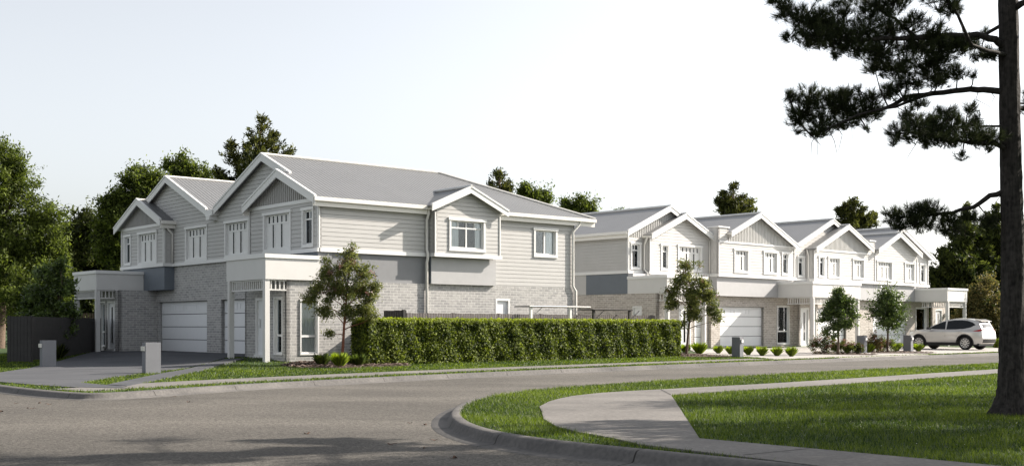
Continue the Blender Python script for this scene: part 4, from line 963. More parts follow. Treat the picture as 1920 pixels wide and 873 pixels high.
tree('broadleaf_tree', 'broad dark tree far behind the pines beside the end townhouse', 'tree', (44, 100), cl(100, (1780, 560, 55), (1760, 620, 55), (1830, 520, 60), (1830, 620, 60), (1880, 560, 60), (1940, 540, 60), (1880, 470, 50), (1930, 620, 60), (1820, 460, 40)), 4200, .32, LEAF_DARK, BARKL, .3, BGT, seed=26, spread=.4)
# glossy small tree at the left fence
tree('bushy_tree', 'glossy leaved small tree overhanging the dark fence left of the porch', 'tree', (-18.1, 46.2), cl(46.2, (92, 520, 26), (118, 545, 26), (68, 552, 28), (98, 580, 32), (62, 592, 22), (125, 590, 20), (90, 625, 26, -1), (60, 640, 14, -1.4), (115, 500, 12), (125, 620, 14)), 1500, .15, LEAF_GLOSS, BARKL, .11, seed=27, spread=.13, per=12, twig=.35)

# street trees
ST = 'young street trees in the front beds'
tree('street_tree', 'red stemmed street tree with pinkish flower heads, in front of the duplex corner', 'tree', (-5.42, 37.0), cl(37, (655, 480, 16), (648, 505, 26), (615, 515, 20), (680, 515, 20), (597, 545, 20), (630, 545, 28), (668, 548, 28), (700, 540, 12), (582, 562, 14), (610, 585, 18), (650, 585, 20), (684, 580, 22), (700, 560, 12), (662, 462, 7), (612, 490, 8), (618, 625, 8), (700, 595, 8)), 1250, .105, LEAF_STREET, BARKR, .045, ST, seed=31, spread=.075, per=13, droop=.5, aspect=.30, extra=(130, .045, 22, .05, LEAF_TIP), zb=.19, shell=.4, top=at(655, 500, 37))
tree('street_tree', 'slender street tree with leaning side stem at the hedge end', 'tree', (7.45, 49.6), cl(49.6, (1283, 500, 13), (1310, 496, 6), (1280, 525, 20), (1262, 545, 14), (1312, 535, 18), (1296, 560, 24), (1328, 560, 20), (1336, 585, 15), (1262, 572, 13), (1300, 590, 18), (1345, 600, 9), (1282, 608, 8), (1256, 560, 7)), 1000, .12, LEAF_STREET, BARKL, .05, ST, seed=32, spread=.085, per=13, droop=.5, aspect=.32, extra=(90, .05, 18, .05, LEAF_TIP), zb=.26, shell=.4, top=at(1300, 530, 49.6))
tree('street_tree', 'round dark green street tree in front of the third townhouse garage', 'tree', (14.55, 51.9), cl(51.9, (1572, 553, 13), (1562, 572, 17), (1585, 570, 17), (1552, 592, 15), (1577, 592, 20), (1598, 588, 12), (1570, 612, 16), (1592, 606, 12), (1548, 622, 8), (1562, 632, 6), (1541, 600, 6), (1606, 592, 5)), 950, .10, LEAF_GLOSS, BARKL, .05, ST, seed=33, spread=.08, per=13, aspect=.5, zb=.30, shell=.4, top=at(1573, 570, 51.9))
tree('street_tree', 'round dark green street tree between the two end mailboxes', 'tree', (18.15, 56.2), cl(56.2, (1662, 552, 12), (1650, 568, 15), (1676, 568, 15), (1644, 588, 13), (1668, 588, 18), (1686, 588, 11), (1662, 606, 15), (1680, 608, 10), (1634, 582, 5), (1696, 596, 5)), 900, .105, LEAF_GLOSS, BARKL, .05, ST, seed=34, spread=.085, per=13, aspect=.5, zb=.30, shell=.4, top=at(1664, 570, 56.2))

# ---- hedge
A_ = arr((-4.62, 37.05)); B_ = arr((6.97, 48.23)); hd = (B_ - A_) / np.linalg.norm(B_ - A_); hn = arr((-hd[1], hd[0])); HL = np.linalg.norm(B_ - A_); HW = .8; HT = 1.62
Hg = thing('hedge', 'long clipped green hedge along the footpath before the side fence', 'hedge', (float(A_[0]), float(A_[1]), 0), math.atan2(hd[1], hd[0]))
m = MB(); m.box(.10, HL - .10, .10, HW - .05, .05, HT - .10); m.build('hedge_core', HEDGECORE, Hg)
g = np.random.default_rng(50); N = 80000
u = g.random(N); face = g.choice(4, N, p=(.68, .17, .075, .075)); X = g.random(N) * HL; Yl = np.zeros(N); Zl = g.uniform(.14, HT, N)
bump_ = lambda X, Z: .035 * np.sin(X * 3.6) + .03 * np.sin(X * 7.9 + Z * 3) + .02 * np.sin(Z * 9 + X * 2)
Yl = g.normal(size=N) * .045 + bump_(X, Zl) - .03 * (g.random(N) < .06)
k = face == 1; Yl[k] = g.random(k.sum()) * HW; Zl[k] = HT + g.normal(size=k.sum()) * .025 + .015 * np.sin(X[k] * 6) + .012 * np.sin(X[k] * 15)
k = face == 2; X[k] = g.normal(size=k.sum()) * .035; Yl[k] = g.random(k.sum()) * HW
k = face == 3; X[k] = HL + g.normal(size=k.sum()) * .035; Yl[k] = g.random(k.sum()) * HW
C = np.stack([X, Yl, Zl], 1); nrm = np.zeros((N, 3)); nrm[face == 0] = (0, -1, .35); nrm[face == 1] = (0, 0, 1); nrm[face == 2] = (-1, 0, .3); nrm[face == 3] = (1, 0, .3)
nn = nrm + g.normal(size=(N, 3)) * .75; nn /= np.linalg.norm(nn, axis=1)[:, None]
U = np.cross(nn, g.normal(size=(N, 3))); U /= np.linalg.norm(U, axis=1)[:, None]; W = np.cross(nn, U)
s = g.uniform(.028, .062, N)[:, None]
V = np.stack([C - U * s, C + W * s * .5, C + U * s, C - W * s * .5], 1).reshape(-1, 3)
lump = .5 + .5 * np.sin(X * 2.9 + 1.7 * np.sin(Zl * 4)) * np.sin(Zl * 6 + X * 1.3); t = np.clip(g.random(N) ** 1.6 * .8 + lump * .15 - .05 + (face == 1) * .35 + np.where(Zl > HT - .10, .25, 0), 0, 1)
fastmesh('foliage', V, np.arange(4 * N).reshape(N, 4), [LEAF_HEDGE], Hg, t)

# ---- tufts, shrubs
def tuft(label, x, y, h, n=220, seed=0, group='grass tufts in the front beds', m=None, flowers=False):
    g = np.random.default_rng(seed); z0 = float(hfar(x, y)) + .01; T = thing('grass_tuft', label, 'tuft', (x, y, z0), 0, group)
    a = g.uniform(0, 6.28, n); r0 = g.random(n) * h * .22; lean = g.uniform(.15, 1.0, n) * h * .62; hh = h * g.uniform(.6, 1.05, n) * np.where(lean > h * .5, .8, 1)
    d = np.stack([np.cos(a), np.sin(a), 0 * a], 1); p = np.stack([-np.sin(a), np.cos(a), 0 * a], 1) * .008
    b = d * r0[:, None]; mid = b + d * (lean * .4)[:, None] + np.array([0, 0, 1]) * (hh * .65)[:, None]; tip = b + d * lean[:, None] + np.array([0, 0, 1]) * hh[:, None]
    V = np.stack([b - p, b + p, mid + p, tip, mid - p], 1).reshape(-1, 3); F5 = np.arange(5 * n).reshape(n, 5)
    fastmesh('blades', V, F5, [m or TUFT], T, np.clip(g.random(n), 0, 1))
    return T
TL = [('bright grass tuft beside the hedge end under the slender street tree', 1285, 662, .42), ('wide grass tuft in the bark bed right of the slender street tree', 1311, 664, .55),
      ('first small grass tuft left of the dark grey mailbox', 1347, 663, .38), ('grass tuft half hidden behind the mailbox of the second townhouse', 1370, 664, .38),
      ('grass tuft touching the right side of the second townhouse mailbox', 1403, 665.5, .40), ('grass tuft second to the right of the second townhouse mailbox', 1429, 667, .42),
      ('grass tuft third to the right of the second townhouse mailbox', 1457, 667.5, .42), ('last grass tuft of the row at the wide driveway', 1484, 668.5, .42),
      ('grass tuft between the pink shrubs and the third mailbox', 1588, 661, .42), ('grass tuft at the foot of the third townhouse mailbox, right side', 1628, 661, .45),
      ('grass tuft left in the pair before the end mailbox', 1681, 658, .42), ('grass tuft right in the pair before the end mailbox', 1701, 658, .42), ('grass tuft in front of the car front wheel', 1722, 659, .42),
      ('grass tuft behind the car rear bumper', 1868, 652, .6)]
for i, (lb, px, py, h) in enumerate(TL):
    Y = 2180 * (HC - .2) / (py - 611.5)
    x, y = (px - 960) / 2180 * Y, Y; z = float(hfar(x, y)); Y = 2180 * (HC - z) / (py - 611.5)
    tuft(lb, (px - 960) / 2180 * Y, Y, h, 260, 60 + i)
tuft('grass tuft left of the red stemmed street tree, shade painted into its colour', -5.95, 36.4, .42, 240, 80, m=TUFT_SHADE); tuft('large flowering grass tuft in front of the red stemmed street tree', -5.25, 35.3, .46, 340, 81); tuft('grass tuft beside the hedge near end, shade painted into its colour', -4.75, 36.0, .40, 240, 82, m=TUFT_SHADE)
tuft('small grass tuft with pale flowers right behind the red stemmed street tree', -5.05, 37.2, .38, 160, 83, m=TUFT_SHADE)
tuft('low dark plant at the foot of the left dark fence', -17.0, 43.5, .6, 200, 84, m=LEAF_DARK)
def shrub(label, px, py, Y, w_, h_, n, m, seed, group='flowering shrubs in the front beds', extra=None):
    x = (px - 960) / 2180 * Y; z0 = float(hfar(x, Y)); T = thing('flowering_shrub', label, 'shrub', (x, Y, z0), 0, group)
    cs = [(0, 0, h_ * .45), (-w_ * .28, .05, h_ * .35), (w_ * .28, -.05, h_ * .38)]; rs = [(w_ * .32, w_ * .3, h_ * .5), (w_ * .25, w_ * .25, h_ * .36), (w_ * .25, w_ * .25, h_ * .4)]
    V, F, t = leaves(cs, rs, n, .07, 12, .05, .4, .45, 0, .4, seed); V[:, 2] = np.maximum(V[:, 2], .01); fastmesh('foliage', V, F, [m], T, t)
    if extra: V, F, t = leaves([(c[0], c[1], c[2] + .08) for c in cs], rs, extra[0], .045, 12, .035, .85, .6, 0, .4, seed + 9); V[:, 2] = np.maximum(V[:, 2], .01); fastmesh('flowers', V, F, [extra[1]], T, t)
    st = MB()
    for q in range(6): st.tube([(0, 0, -.02), ((q - 2.5) * w_ * .07, .03 * (q % 3), h_ * .3), ((q - 2.5) * w_ * .13, .05 * (q % 3), h_ * .7)], [.012, .009, .004], 5)
    st.build('stems', BARKL, T)
shrub('dark reddish shrub with orange tips at the porch of the third townhouse', 1545, 655, 53.2, 1.3, 1.05, 260, LEAF_DARK, 90, extra=(90, LEAF_RED))
shrub('pink flowering low shrub under the round street tree of the third townhouse', 1580, 655, 52.6, 1.1, .75, 200, LEAF_MID, 91, extra=(90, LEAF_TIP))
shrub('small brown leaved shrub left of the third townhouse mailbox', 1607, 656, 52.8, .6, .6, 110, LEAF_DARK, 92, extra=(40, LEAF_RED))
shrub('orange red shrub behind the third townhouse mailbox', 1636, 650, 56.0, .9, 1.05, 180, LEAF_AUT, 93, extra=(80, LEAF_RED))
shrub('pink spiked salvia shrub left of the end street tree', 1655, 652, 56.6, 1.1, .8, 200, LEAF_MID, 94, extra=(70, LEAF_TIP))

# ------------------------------------------------------------------ foreground pine
PY = 16.63; PX = 7.13
P = thing('pine_tree', 'tall dark pine with rough trunk standing on the lawn at the right edge', 'tree', (PX, PY, .14))
m = MB(); seg = 40; nz = 60; zs = np.concatenate([np.linspace(-.1, 1.0, 16), np.linspace(1.1, 11.5, nz)])
g = np.random.default_rng(3); idx = []
for i, z in enumerate(zs):
    r = .163 * (1 - .035 * z) + .10 * math.exp(-max(z, 0) / .16) + .02 * math.exp(-max(z, 0) / .8)
    for k in range(seg):
        th = 2 * math.pi * k / seg
        rr = r * (1 + .035 * math.sin(th * 9 + math.sin(z * 2.1) * 2) + .025 * math.sin(th * 17 + z * 5) + .03 * g.normal() + (.22 * math.exp(-max(z, 0) / .15)) * math.sin(th * 5))
        m.v.append((rr * math.cos(th) + .03 * math.sin(z * .8), rr * math.sin(th), z))
for i in range(len(zs) - 1):
    for k in range(seg): m.f.append((i * seg + k, i * seg + (k + 1) % seg, (i + 1) * seg + (k + 1) % seg, (i + 1) * seg + k)); m.uv += [(0, 0)] * 4
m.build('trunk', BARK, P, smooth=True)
def pl(px, py, dy=0): v = at(px, py, PY); return Vector((float(v[0]) - PX, dy, float(v[2]) - .14))
BR = [ # (path of px points with depth, radius)
 ([(1890, 92, 0), (1860, 76, -.1), (1820, 73, -.2), (1760, 78, -.35), (1700, 86, -.5), (1640, 92, -.6), (1580, 98, -.6), (1520, 88, -.7), (1460, 60, -.8), (1430, 28, -.8)], .055),
 ([(1890, 172, 0), (1850, 166, .1), (1815, 164, .15), (1760, 171, .2), (1710, 175, .3), (1680, 192, .35), (1640, 205, .4), (1590, 222, .5), (1540, 240, .6), (1510, 205, .7)], .05),
 ([(1890, 282, 0), (1850, 272, -.2), (1800, 275, -.4), (1740, 272, -.6), (1680, 265, -.8), (1640, 270, -.9)], .04),
 ([(1890, 355, 0), (1862, 366, .1), (1835, 384, .2), (1800, 394, .3), (1760, 398, .4), (1700, 402, .5)], .045),
 ([(1890, 105, 0), (1850, 108, -.3), (1790, 104, -.6), (1750, 60, -.9), (1720, 20, -1.0), (1690, -20, -1.1)], .035),
 ([(1760, 170, .2), (1720, 184, .1), (1680, 200, 0), (1620, 212, -.1), (1570, 232, -.1), (1540, 250, -.2)], .028),
 ([(1700, 88, -.5), (1660, 50, -.4), (1620, 20, -.3), (1590, -10, -.3)], .028),
 ([(1890, 40, 0), (1860, 55, .5), (1820, 45, .9), (1790, 40, 1.1)], .03),
 ([(1895, 20, 0), (1935, 0, -.4), (2000, -30, -.8), (2080, -60, -1)], .05),
 ([(1895, 200, 0), (1940, 190, .5), (2010, 185, .9), (2090, 200, 1.1)], .05),
 ([(1890, -20, 0), (1820, -50, -.6), (1730, -70, -1.2), (1650, -60, -1.6)], .05),
 ([(1890, -60, 0), (1900, -90, -1.0), (1880, -110, -2.2)], .045), ([(1890, -100, 0), (1860, -140, 1.2), (1850, -150, 2.4)], .045),
 ([(1890, -160, 0), (1800, -190, .3), (1700, -190, .5), (1640, -180, .6)], .04), ([(1890, -200, 0), (1960, -230, .3), (2040, -220, .5)], .04),
 ([(1890, 235, 0), (1860, 225, .5), (1845, 210, .8)], .02),
]
m = MB()
for path, r in BR:
    pts = [pl(*q) for q in path]; fine = []
    for i in range(len(pts) - 1):
        for k in range(3): fine.append(pts[i].lerp(pts[i + 1], k / 3) + Vector((random.uniform(-1, 1), random.uniform(-1, 1), random.uniform(-1, 1))) * .012)
    fine.append(pts[-1]); n_ = len(fine)
    m.tube(fine, [r * (1 - .8 * i / n_) for i in range(n_)], 7)
# foliage clumps read from the photograph: px, py, rx, ry, depth
CLP = [(1450, 45, 22, 22, -.8), (1478, 62, 26, 22, -.8), (1512, 70, 30, 28, -.7), (1548, 62, 28, 22, -.5), (1500, 95, 35, 22, -.8), (1550, 95, 36, 24, -.6), (1455, 95, 14, 8, -.8), (1600, 78, 34, 26, -.5), (1645, 70, 30, 26, -.5), (1610, 45, 22, 16, -.4), (1566, 40, 20, 9, -.5), (1590, 112, 34, 16, -.6), (1640, 112, 34, 22, -.4), (1690, 60, 26, 18, -.5), (1660, 22, 28, 18, -.4), (1715, 20, 26, 18, -.8), (1740, 45, 22, 20, -.9), (1690, -8, 40, 18, -1.1), (1700, 100, 32, 24, -.4), (1740, 120, 38, 28, -.2), (1680, 135, 32, 20, -.1), (1640, 130, 24, 12, -.1), (1760, 145, 34, 18, 0), (1710, 150, 26, 16, .2), (1798, 135, 18, 14, 0), (1780, 55, 20, 14, 1.0), (1812, 50, 26, 14, .9), (1850, 60, 22, 14, .6), (1790, 92, 20, 12, -.3), (1860, 92, 20, 10, .3), (1855, 105, 12, 12, 0),
       (1585, 8, 22, 14, -.3), (1620, 20, 20, 14, -.3), (1648, 5, 24, 14, -.5), (1775, 12, 16, 16, -.8), (1760, 100, 26, 20, -.3), (1730, 80, 24, 16, -.5), (1430, 30, 14, 10, -.8),
       (1500, 160, 12, 10, .7), (1540, 165, 26, 22, .6), (1575, 180, 30, 24, .5), (1530, 195, 30, 20, .6), (1600, 195, 34, 24, .4), (1560, 220, 34, 16, .5), (1640, 200, 32, 20, .35), (1515, 215, 16, 10, .7), (1600, 165, 22, 12, .4), (1645, 175, 22, 14, .3), (1680, 165, 20, 16, .3), (1548, 238, 26, 10, .5), (1600, 225, 22, 8, .3), (1735, 190, 22, 8, .2),
       (1645, 265, 22, 14, -.9), (1680, 250, 26, 18, -.8), (1720, 255, 28, 20, -.6), (1760, 248, 30, 20, -.5), (1800, 262, 32, 18, -.4), (1845, 262, 28, 18, -.2), (1690, 272, 30, 12, -.8), (1740, 275, 34, 14, -.6), (1670, 228, 14, 12, -.7), (1750, 222, 26, 12, -.4), (1815, 228, 8, 12, -.3), (1778, 300, 12, 8, -.5), (1860, 185, 12, 14, .8), (1862, 215, 18, 14, .8), (1870, 245, 16, 10, .6),
       (1695, 400, 22, 14, .5), (1730, 395, 30, 20, .4), (1765, 388, 30, 18, .4), (1740, 415, 40, 14, .4), (1790, 405, 20, 14, .3), (1800, 425, 26, 14, .3), (1835, 405, 26, 12, .2), (1862, 412, 18, 14, .1), (1700, 418, 16, 8, .5)]
for _q in range(60):
    _c = CLP[_q % 70]; _a = random.uniform(0, 6.28); CLP.append((_c[0] + _c[2] * 1.35 * math.cos(_a), _c[1] + _c[3] * 1.5 * math.sin(_a), 8, 7, _c[4] + random.uniform(-.2, .2)))
off = [(2000, -40, 60, 25, -.8), (2070, -60, 50, 25, -1), (2010, 170, 60, 22, .9), (2080, 190, 45, 20, 1.1), (1730, -70, 70, 30, -1.2), (1660, -60, 50, 26, -1.6), (1880, -110, 60, 30, -2.0), (1850, -150, 60, 30, 2.2), (1700, -195, 70, 30, .5), (1640, -180, 40, 25, .6), (1800, -190, 60, 28, .3), (1960, -230, 60, 28, .3), (2040, -225, 50, 25, .5), (1890, -300, 90, 40, 0), (1880, -380, 60, 40, 0)]
allb = [np.array([pl(*q) for q in path]) for path, r in BR]; allp = np.vstack([np.vstack([a_[i] + (a_[i + 1] - a_[i]) * t for i in range(len(a_) - 1) for t in (0, .25, .5, .75)]) for a_ in allb])
tips = []; dirs = []
g = np.random.default_rng(5)
for (px, py, rx, ry, dy) in CLP + off:
    c = np.array(pl(px, py, dy)); R_ = np.array([rx * PY / 2180, max(rx, ry) * PY / 2180 * 1.1, ry * PY / 2180])
    nb = allp[np.argmin(np.linalg.norm(allp - c, axis=1))]
    m.tube([tuple(nb), tuple(nb * .5 + c * .5 + g.normal(size=3) * .02), tuple(c)], [.012, .009, .005], 5)
    n_ = max(6, int(rx * ry / (7.5 if py > -15 else 20)))
    q = g.normal(size=(n_, 3)); q /= np.linalg.norm(q, axis=1)[:, None]; q *= (g.random(n_) ** .42)[:, None] * g.uniform(.85, 1.25, (n_, 1))
    P_ = c + q * R_
    for p_ in P_[::2]:
        o_ = c + (p_ - c) * .2; m.tube([tuple(o_), tuple((o_ + p_) / 2 + g.normal(size=3) * .012), tuple(p_)], [.005, .004, .003], 4, cap=False)
    D_ = (P_ - c) / (np.linalg.norm(P_ - c, axis=1)[:, None] + 1e-6) * .7 + np.array([0, 0, .75]) + g.normal(size=(n_, 3)) * .35
    tips.append(P_); dirs.append(D_ / np.linalg.norm(D_, axis=1)[:, None])
for q in range(26):   # bare hanging twigs
    b = allp[g.integers(0, len(allp))]; e1 = b + np.array([g.normal() * .12, g.normal() * .1, -.08 - g.random() * .1]); e2 = e1 + np.array([g.normal() * .12, 0, -.08 - g.random() * .15])
    m.tube([tuple(b), tuple(e1), tuple(e2)], [.007, .005, .003], 4)
m.build('branches', BARK, P, smooth=True)
tips = np.vstack(tips); dirs = np.vstack(dirs); nt_ = len(tips); per = 30
T_ = np.repeat(tips, per, 0); D_ = np.repeat(dirs, per, 0); N = len(T_)
T_ = T_ - D_ * (g.random(N) * .07)[:, None]
U = D_ + g.normal(size=(N, 3)) * .42; U /= np.linalg.norm(U, axis=1)[:, None]; W = np.cross(U, g.normal(size=(N, 3))); W /= np.linalg.norm(W, axis=1)[:, None]
L = g.uniform(.06, .13, N)[:, None]; wd = .0023
V = np.stack([T_ - W * wd, T_ + W * wd, T_ + U * L + W * wd * .4, T_ + U * L - W * wd * .4], 1).reshape(-1, 3)
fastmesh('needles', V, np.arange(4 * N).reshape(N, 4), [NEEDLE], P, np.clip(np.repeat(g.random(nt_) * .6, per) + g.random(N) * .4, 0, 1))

# park trees standing right of the view: their crowns shade the foreground
def park_tree(x, y, h, r, n, seed, label):
    cs = [((x + math.cos(k * 2.4) * r * .55, y + math.sin(k * 2.4) * r * .55, h * (.55 + .07 * k)), (r * .55, r * .55, r * .42)) for k in range(6)] + [((x, y, h * .95), (r * .5, r * .5, r * .5))]
    tree('park_tree', label, 'tree', (x, y), cs, n, .16, LEAF_MID, BARKL, .2, 'park trees beside the lawn', seed=seed, spread=.25, zb=.14)
park_tree(9.9, 15.9, 7.0, 1.9, 750, 41, 'nearest park tree right of the lawn')
park_tree(11.7, 14.9, 7.2, 2.1, 800, 42, 'taller park tree right of the lawn, second from the path')
park_tree(13.8, 22.8, 7.0, 2.2, 560, 43, 'park tree right of the lawn, third from the path')
park_tree(17.2, 20.8, 8.0, 2.6, 620, 44, 'park tree right of the lawn, farthest from the road corner')
#SECTION4

# ------------------------------------------------------------------ fences
def fence(name, label, p0, p1, z0, z1, m, pitch=.10, gap=.012, post=2.2, cap=True, thick=.02):
    p0 = arr(p0); p1 = arr(p1); L = float(np.linalg.norm(p1 - p0)); T = thing(name, label, 'fence', (float(p0[0]), float(p0[1]), 0), math.atan2(p1[1] - p0[1], p1[0] - p0[0]))
    mb = MB(); n = int(L / pitch)
    for k in range(n): x = L * k / n; mb.box(x + gap / 2, x + L / n - gap / 2, -thick / 2, thick / 2, z0, z1 + random.uniform(-.006, .006))
    mb.build('palings', m, T)
    rl = MB(); 
    for z in (z0 + .25, (z0 + z1) / 2, z1 - .25): rl.box(0, L, thick / 2 + .002, thick / 2 + .045, z - .04, z + .04)
    rl.build('rail', m, T)
    k = 0.0
    while k <= L + .01:
        q = MB(); q.box(k - .05, k + .05, thick / 2 + .05, thick / 2 + .14, z0 - .1, z1 + .02); q.build('post', m, T); k += post
    return T
fs = A_ + hn * 1.0 + hd * 2.4
fence('side_fence', 'brown grey paling fence running just behind the long hedge', fs, fs + hd * 13.3, .12, 1.86, FENCEG, .115, .03)
s_n = arr((-.645, .764)); fence('return_fence', 'short black fence from the hedge end back to the duplex side wall', fs, fs + s_n * 1.35, .12, 1.95, FENCE)
fence('boundary_fence', 'black paling fence at the left edge, standing under the glossy small tree', (-17.45, 40.2), (-16.55, 40.0), .2, 1.75, FENCE, .12, .01, .85)
fence('boundary_fence', 'long black fence behind the glossy tree, running towards the left porch', (-17.2, 41.3), (-17.75, 50.2), .2, 1.75, FENCE, .12, .01)
fence('side_gate', 'timber slatted gate seen through the left porch', (-19.9, 52.0), (-18.3, 53.2), .3, 2.0, mat('gate_timber', (.16, .12, .08), rough=.85, noise=.3, nscale=6), .13, .04, 1.6)

# ------------------------------------------------------------------ clotheslines
def clothesline(label, x0, x1, y, z, white=True):
    T = thing('clothesline', label, 'clothesline', (H.location[0], H.location[1], 0), a)
    pm = TRIM if white else FENCE; rm = RAIL if white else FENCE
    for x in (x0 + .15, x1 - 1.0 if white else x1 - .1):
        q = MB(); q.box(x - .045, x + .045, y - .045, y + .045, .2, z + .03); q.build('post', pm, T)
        q = MB(); q.tube([(x, y - .02, z - .42), (x + .55, y - .02, z - .03)], .016, 6); q.build('brace', rm, T)
    q = MB(); q.tube([(x0, y - .08, z), (x1, y - .08, z)], .028, 8); q.tube([(x0, y + .75, z), (x1, y + .75, z)], .02, 8)
    for x in (x0, x1): q.tube([(x, y - .08, z), (x, y + .75, z)], .02, 6)
    q.build('frame', rm, T)
    q = MB()
    for k in range(4): q.tube([(x0, y + .1 + k * .15, z), (x1, y + .1 + k * .15, z)], .003, 4)
    q.build('line', rm, T)
a_keep = a
a = rad(40.2)
clothesline('silver and white folding clothesline above the hedge by the duplex side wall', 8.15, 11.3, -1.3, 2.15)
clothesline('thin dark clothesline in the gap between the duplex and the terrace', 11.45, 13.7, -1.25, 2.06, False)

# ------------------------------------------------------------------ mailboxes
def mailbox(label, px, py, ang, long_axis):
    x = y = 0; z = .2
    for _ in range(4): Y = 2180 * (HC - z) / (py - 611.5); x = (px - 960) / 2180 * Y; y = Y; z = float(hfar(x, y))
    T = thing('mailbox', label, 'mailbox', (x, y, z), rad(ang), 'rendered pillar mailboxes')
    a_, b_ = (.21, .12) if long_axis == 'x' else (.12, .20); h = .82
    m = MB(); m.box(-a_, a_, -b_, b_, -.05, h); o = m.build('pillar', POSTM, T)
    bv = o.modifiers.new('b', 'BEVEL'); bv.width = .008; bv.segments = 2
    s = MB()
    if long_axis == 'x': s.box(-a_ - .05, -a_ - .002, -.09, .09, h - .22, h - .10); s.box(-a_ - .06, -a_ - .052, -.08, .08, h - .14, h - .115)
    else: s.box(-.07, .07, -b_ - .05, -b_ - .002, h - .22, h - .10); s.box(-.06, .06, -b_ - .06, -b_ - .052, h - .14, h - .115)
    b = s.build('letter_box', METAL, T); return T
mailbox('grey pillar mailbox nearest the left fence, beside the wide driveway', 90, 687, 40.2, 'x')
mailbox('grey pillar mailbox in front of the double garage door of the duplex', 284, 699, 40.2, 'x')
mailbox('grey pillar mailbox among the row of small grass tufts', 1383, 669, 43.5, 'y')
mailbox('grey pillar mailbox beside the pink shrubs before the third townhouse', 1616, 661, 43.5, 'y')
mailbox('grey pillar mailbox next to the front wheel of the car', 1703, 659, 43.5, 'y')

# ------------------------------------------------------------------ car
CX, CY = 24.2 - .02, 62.0; hd_c = arr((-.66, .751)); hd_c = hd_c / np.linalg.norm(hd_c)
left_c = arr((-hd_c[1], hd_c[0]))
# rear left wheel stands at (CX, CY): origin of the car = middle of the rear axle -> shifted
org = arr((CX, CY)) + hd_c * 1.30 - left_c * .80
CAR = thing('parked_car', 'silver white sport utility car parked across the driveway, rear towards the street', 'car', (float(org[0]), float(org[1]), float(hfar(CX, CY)) + .012), math.atan2(hd_c[1], hd_c[0]))
RX, FXW, WR, AR = -1.30, 1.36, .365, .43
def arch(cx, n=14):
    z0 = .30; th0 = math.asin((z0 - WR) / AR)
    return [(cx + AR * math.cos(t), WR + AR * math.sin(t)) for t in np.linspace(th0, math.pi - th0, n)]
top_line = [(2.02, .30), (2.10, .42), (2.12, .60), (2.10, .78), (2.02, .90), (1.80, .985), (1.45, 1.045), (1.10, 1.09), (.90, 1.13), (.62, 1.27), (.30, 1.42), (.05, 1.53), (-.15, 1.59), (-.45, 1.635), (-.85, 1.655), (-1.25, 1.645), (-1.60, 1.60), (-1.86, 1.545), (-1.93, 1.50), (-2.02, 1.32), (-2.12, 1.12), (-2.17, 1.0), (-2.19, .85), (-2.21, .70), (-2.23, .58), (-2.20, .42), (-2.10, .32)]
def hwid(x, z):
    w_ = .915
    if x > 1.1: w_ -= .26 * ((x - 1.1) / 1.0) ** 2.2
    if x < -1.2: w_ -= .17 * ((-1.2 - x) / 1.0) ** 2.0
    if z > .98: w_ -= (z - .98) * .40 + (.06 if z > 1.05 else .06 * (z - .98) / .07)
    if z < .5: w_ -= (.5 - z) * .12
    if .5 < z < .9: w_ += .012 * math.sin((z - .5) / .4 * math.pi)
    w_ -= .02 * math.exp(-((z - .72) / .05) ** 2) * (1 if -.9 < x < .95 else 0)
    return w_
outl = top_line + [(-1.80, .30)] + arch(RX)[::-1] + [(-.6, .30), (0, .30), (.6, .30)] + arch(FXW)[::-1] + [(1.90, .30)]
def side_patch(poly, off, step=.06, cut=True):
    P = densify(poly, step * 1.2); gx, gz = np.meshgrid(np.arange(-2.3, 2.2, step), np.arange(.3, 1.7, step)); gx = gx.ravel() + .003; gz = gz.ravel() + .004
    k = in_poly(gx, gz, P) & (dist_line(gx, gz, np.vstack([P, P[:1]])) > step * .3)
    pts = [Vector((float(x), float(z))) for x, z in P] + [Vector((float(x), float(z))) for x, z in zip(gx[k], gz[k])]; n = len(P)
    r = delaunay_2d_cdt(pts, [(i, (i + 1) % n) for i in range(n)], [], 1, 1e-5)
    return [(v.x, v.y) for v in r[0]], [tuple(f) for f in r[2]]
def both_sides(poly, off, name, m, smooth=True, step=.06, sides=(1, -1), parent=None):
    V2, F2 = side_patch(poly, off, step); v = []; f = []
    for s in sides:
        b = len(v); v += [(x, s * (hwid(x, z) + off), z) for x, z in V2]; f += [tuple(b + i for i in (q if s < 0 else q[::-1])) for q in F2]
    me = bpy.data.meshes.new(name); me.from_pydata(v, [], f); me.materials.append(m); me.polygons.foreach_set('use_smooth', [smooth] * len(f)); me.update()
    return link(bpy.data.objects.new(name, me), parent or CAR)
# body = both sides plus the strip that wraps over bonnet, roof and tailgate, as one mesh
V2, F2 = side_patch(outl, 0); v = []; f = []
for s in (1, -1):
    b = len(v); v += [(x, s * hwid(x, z), z) for x, z in V2]; f += [tuple(b + i for i in (q if s < 0 else q[::-1])) for q in F2]
TL_ = densify(top_line, .06)[:-8] if False else None
fine = []
for (xa, za), (xb, zb_) in zip(top_line[:-1], top_line[1:]):
    for t in (0, .5): fine.append((xa + (xb - xa) * t, za + (zb_ - za) * t))
fine.append(top_line[-1])
def crown_pt(x, z, t, off=0):   # t -1..1 across
    w_ = hwid(x, z); e = 1 - t * t
    nx = 0; up = .035 if z > .95 else 0; fwd = (.07 if x > 0 else -.055) if z < 1.35 else (-.03 if x < -1.7 else .02 if x > 0 else 0)
    return (x + fwd * e + off * (1 if x > 0 else -1) * (.5 if z < 1.5 else 0), w_ * t, z + up * e + off * (1 if z > .9 else 0))
nt2 = 13; b = len(v)
for (x, z) in fine:
    for k in range(nt2): v.append(crown_pt(x, z, -1 + 2 * k / (nt2 - 1)))
for i in range(len(fine) - 1):
    for k in range(nt2 - 1): f.append((b + i * nt2 + k, b + (i + 1) * nt2 + k, b + (i + 1) * nt2 + k + 1, b + i * nt2 + k + 1))
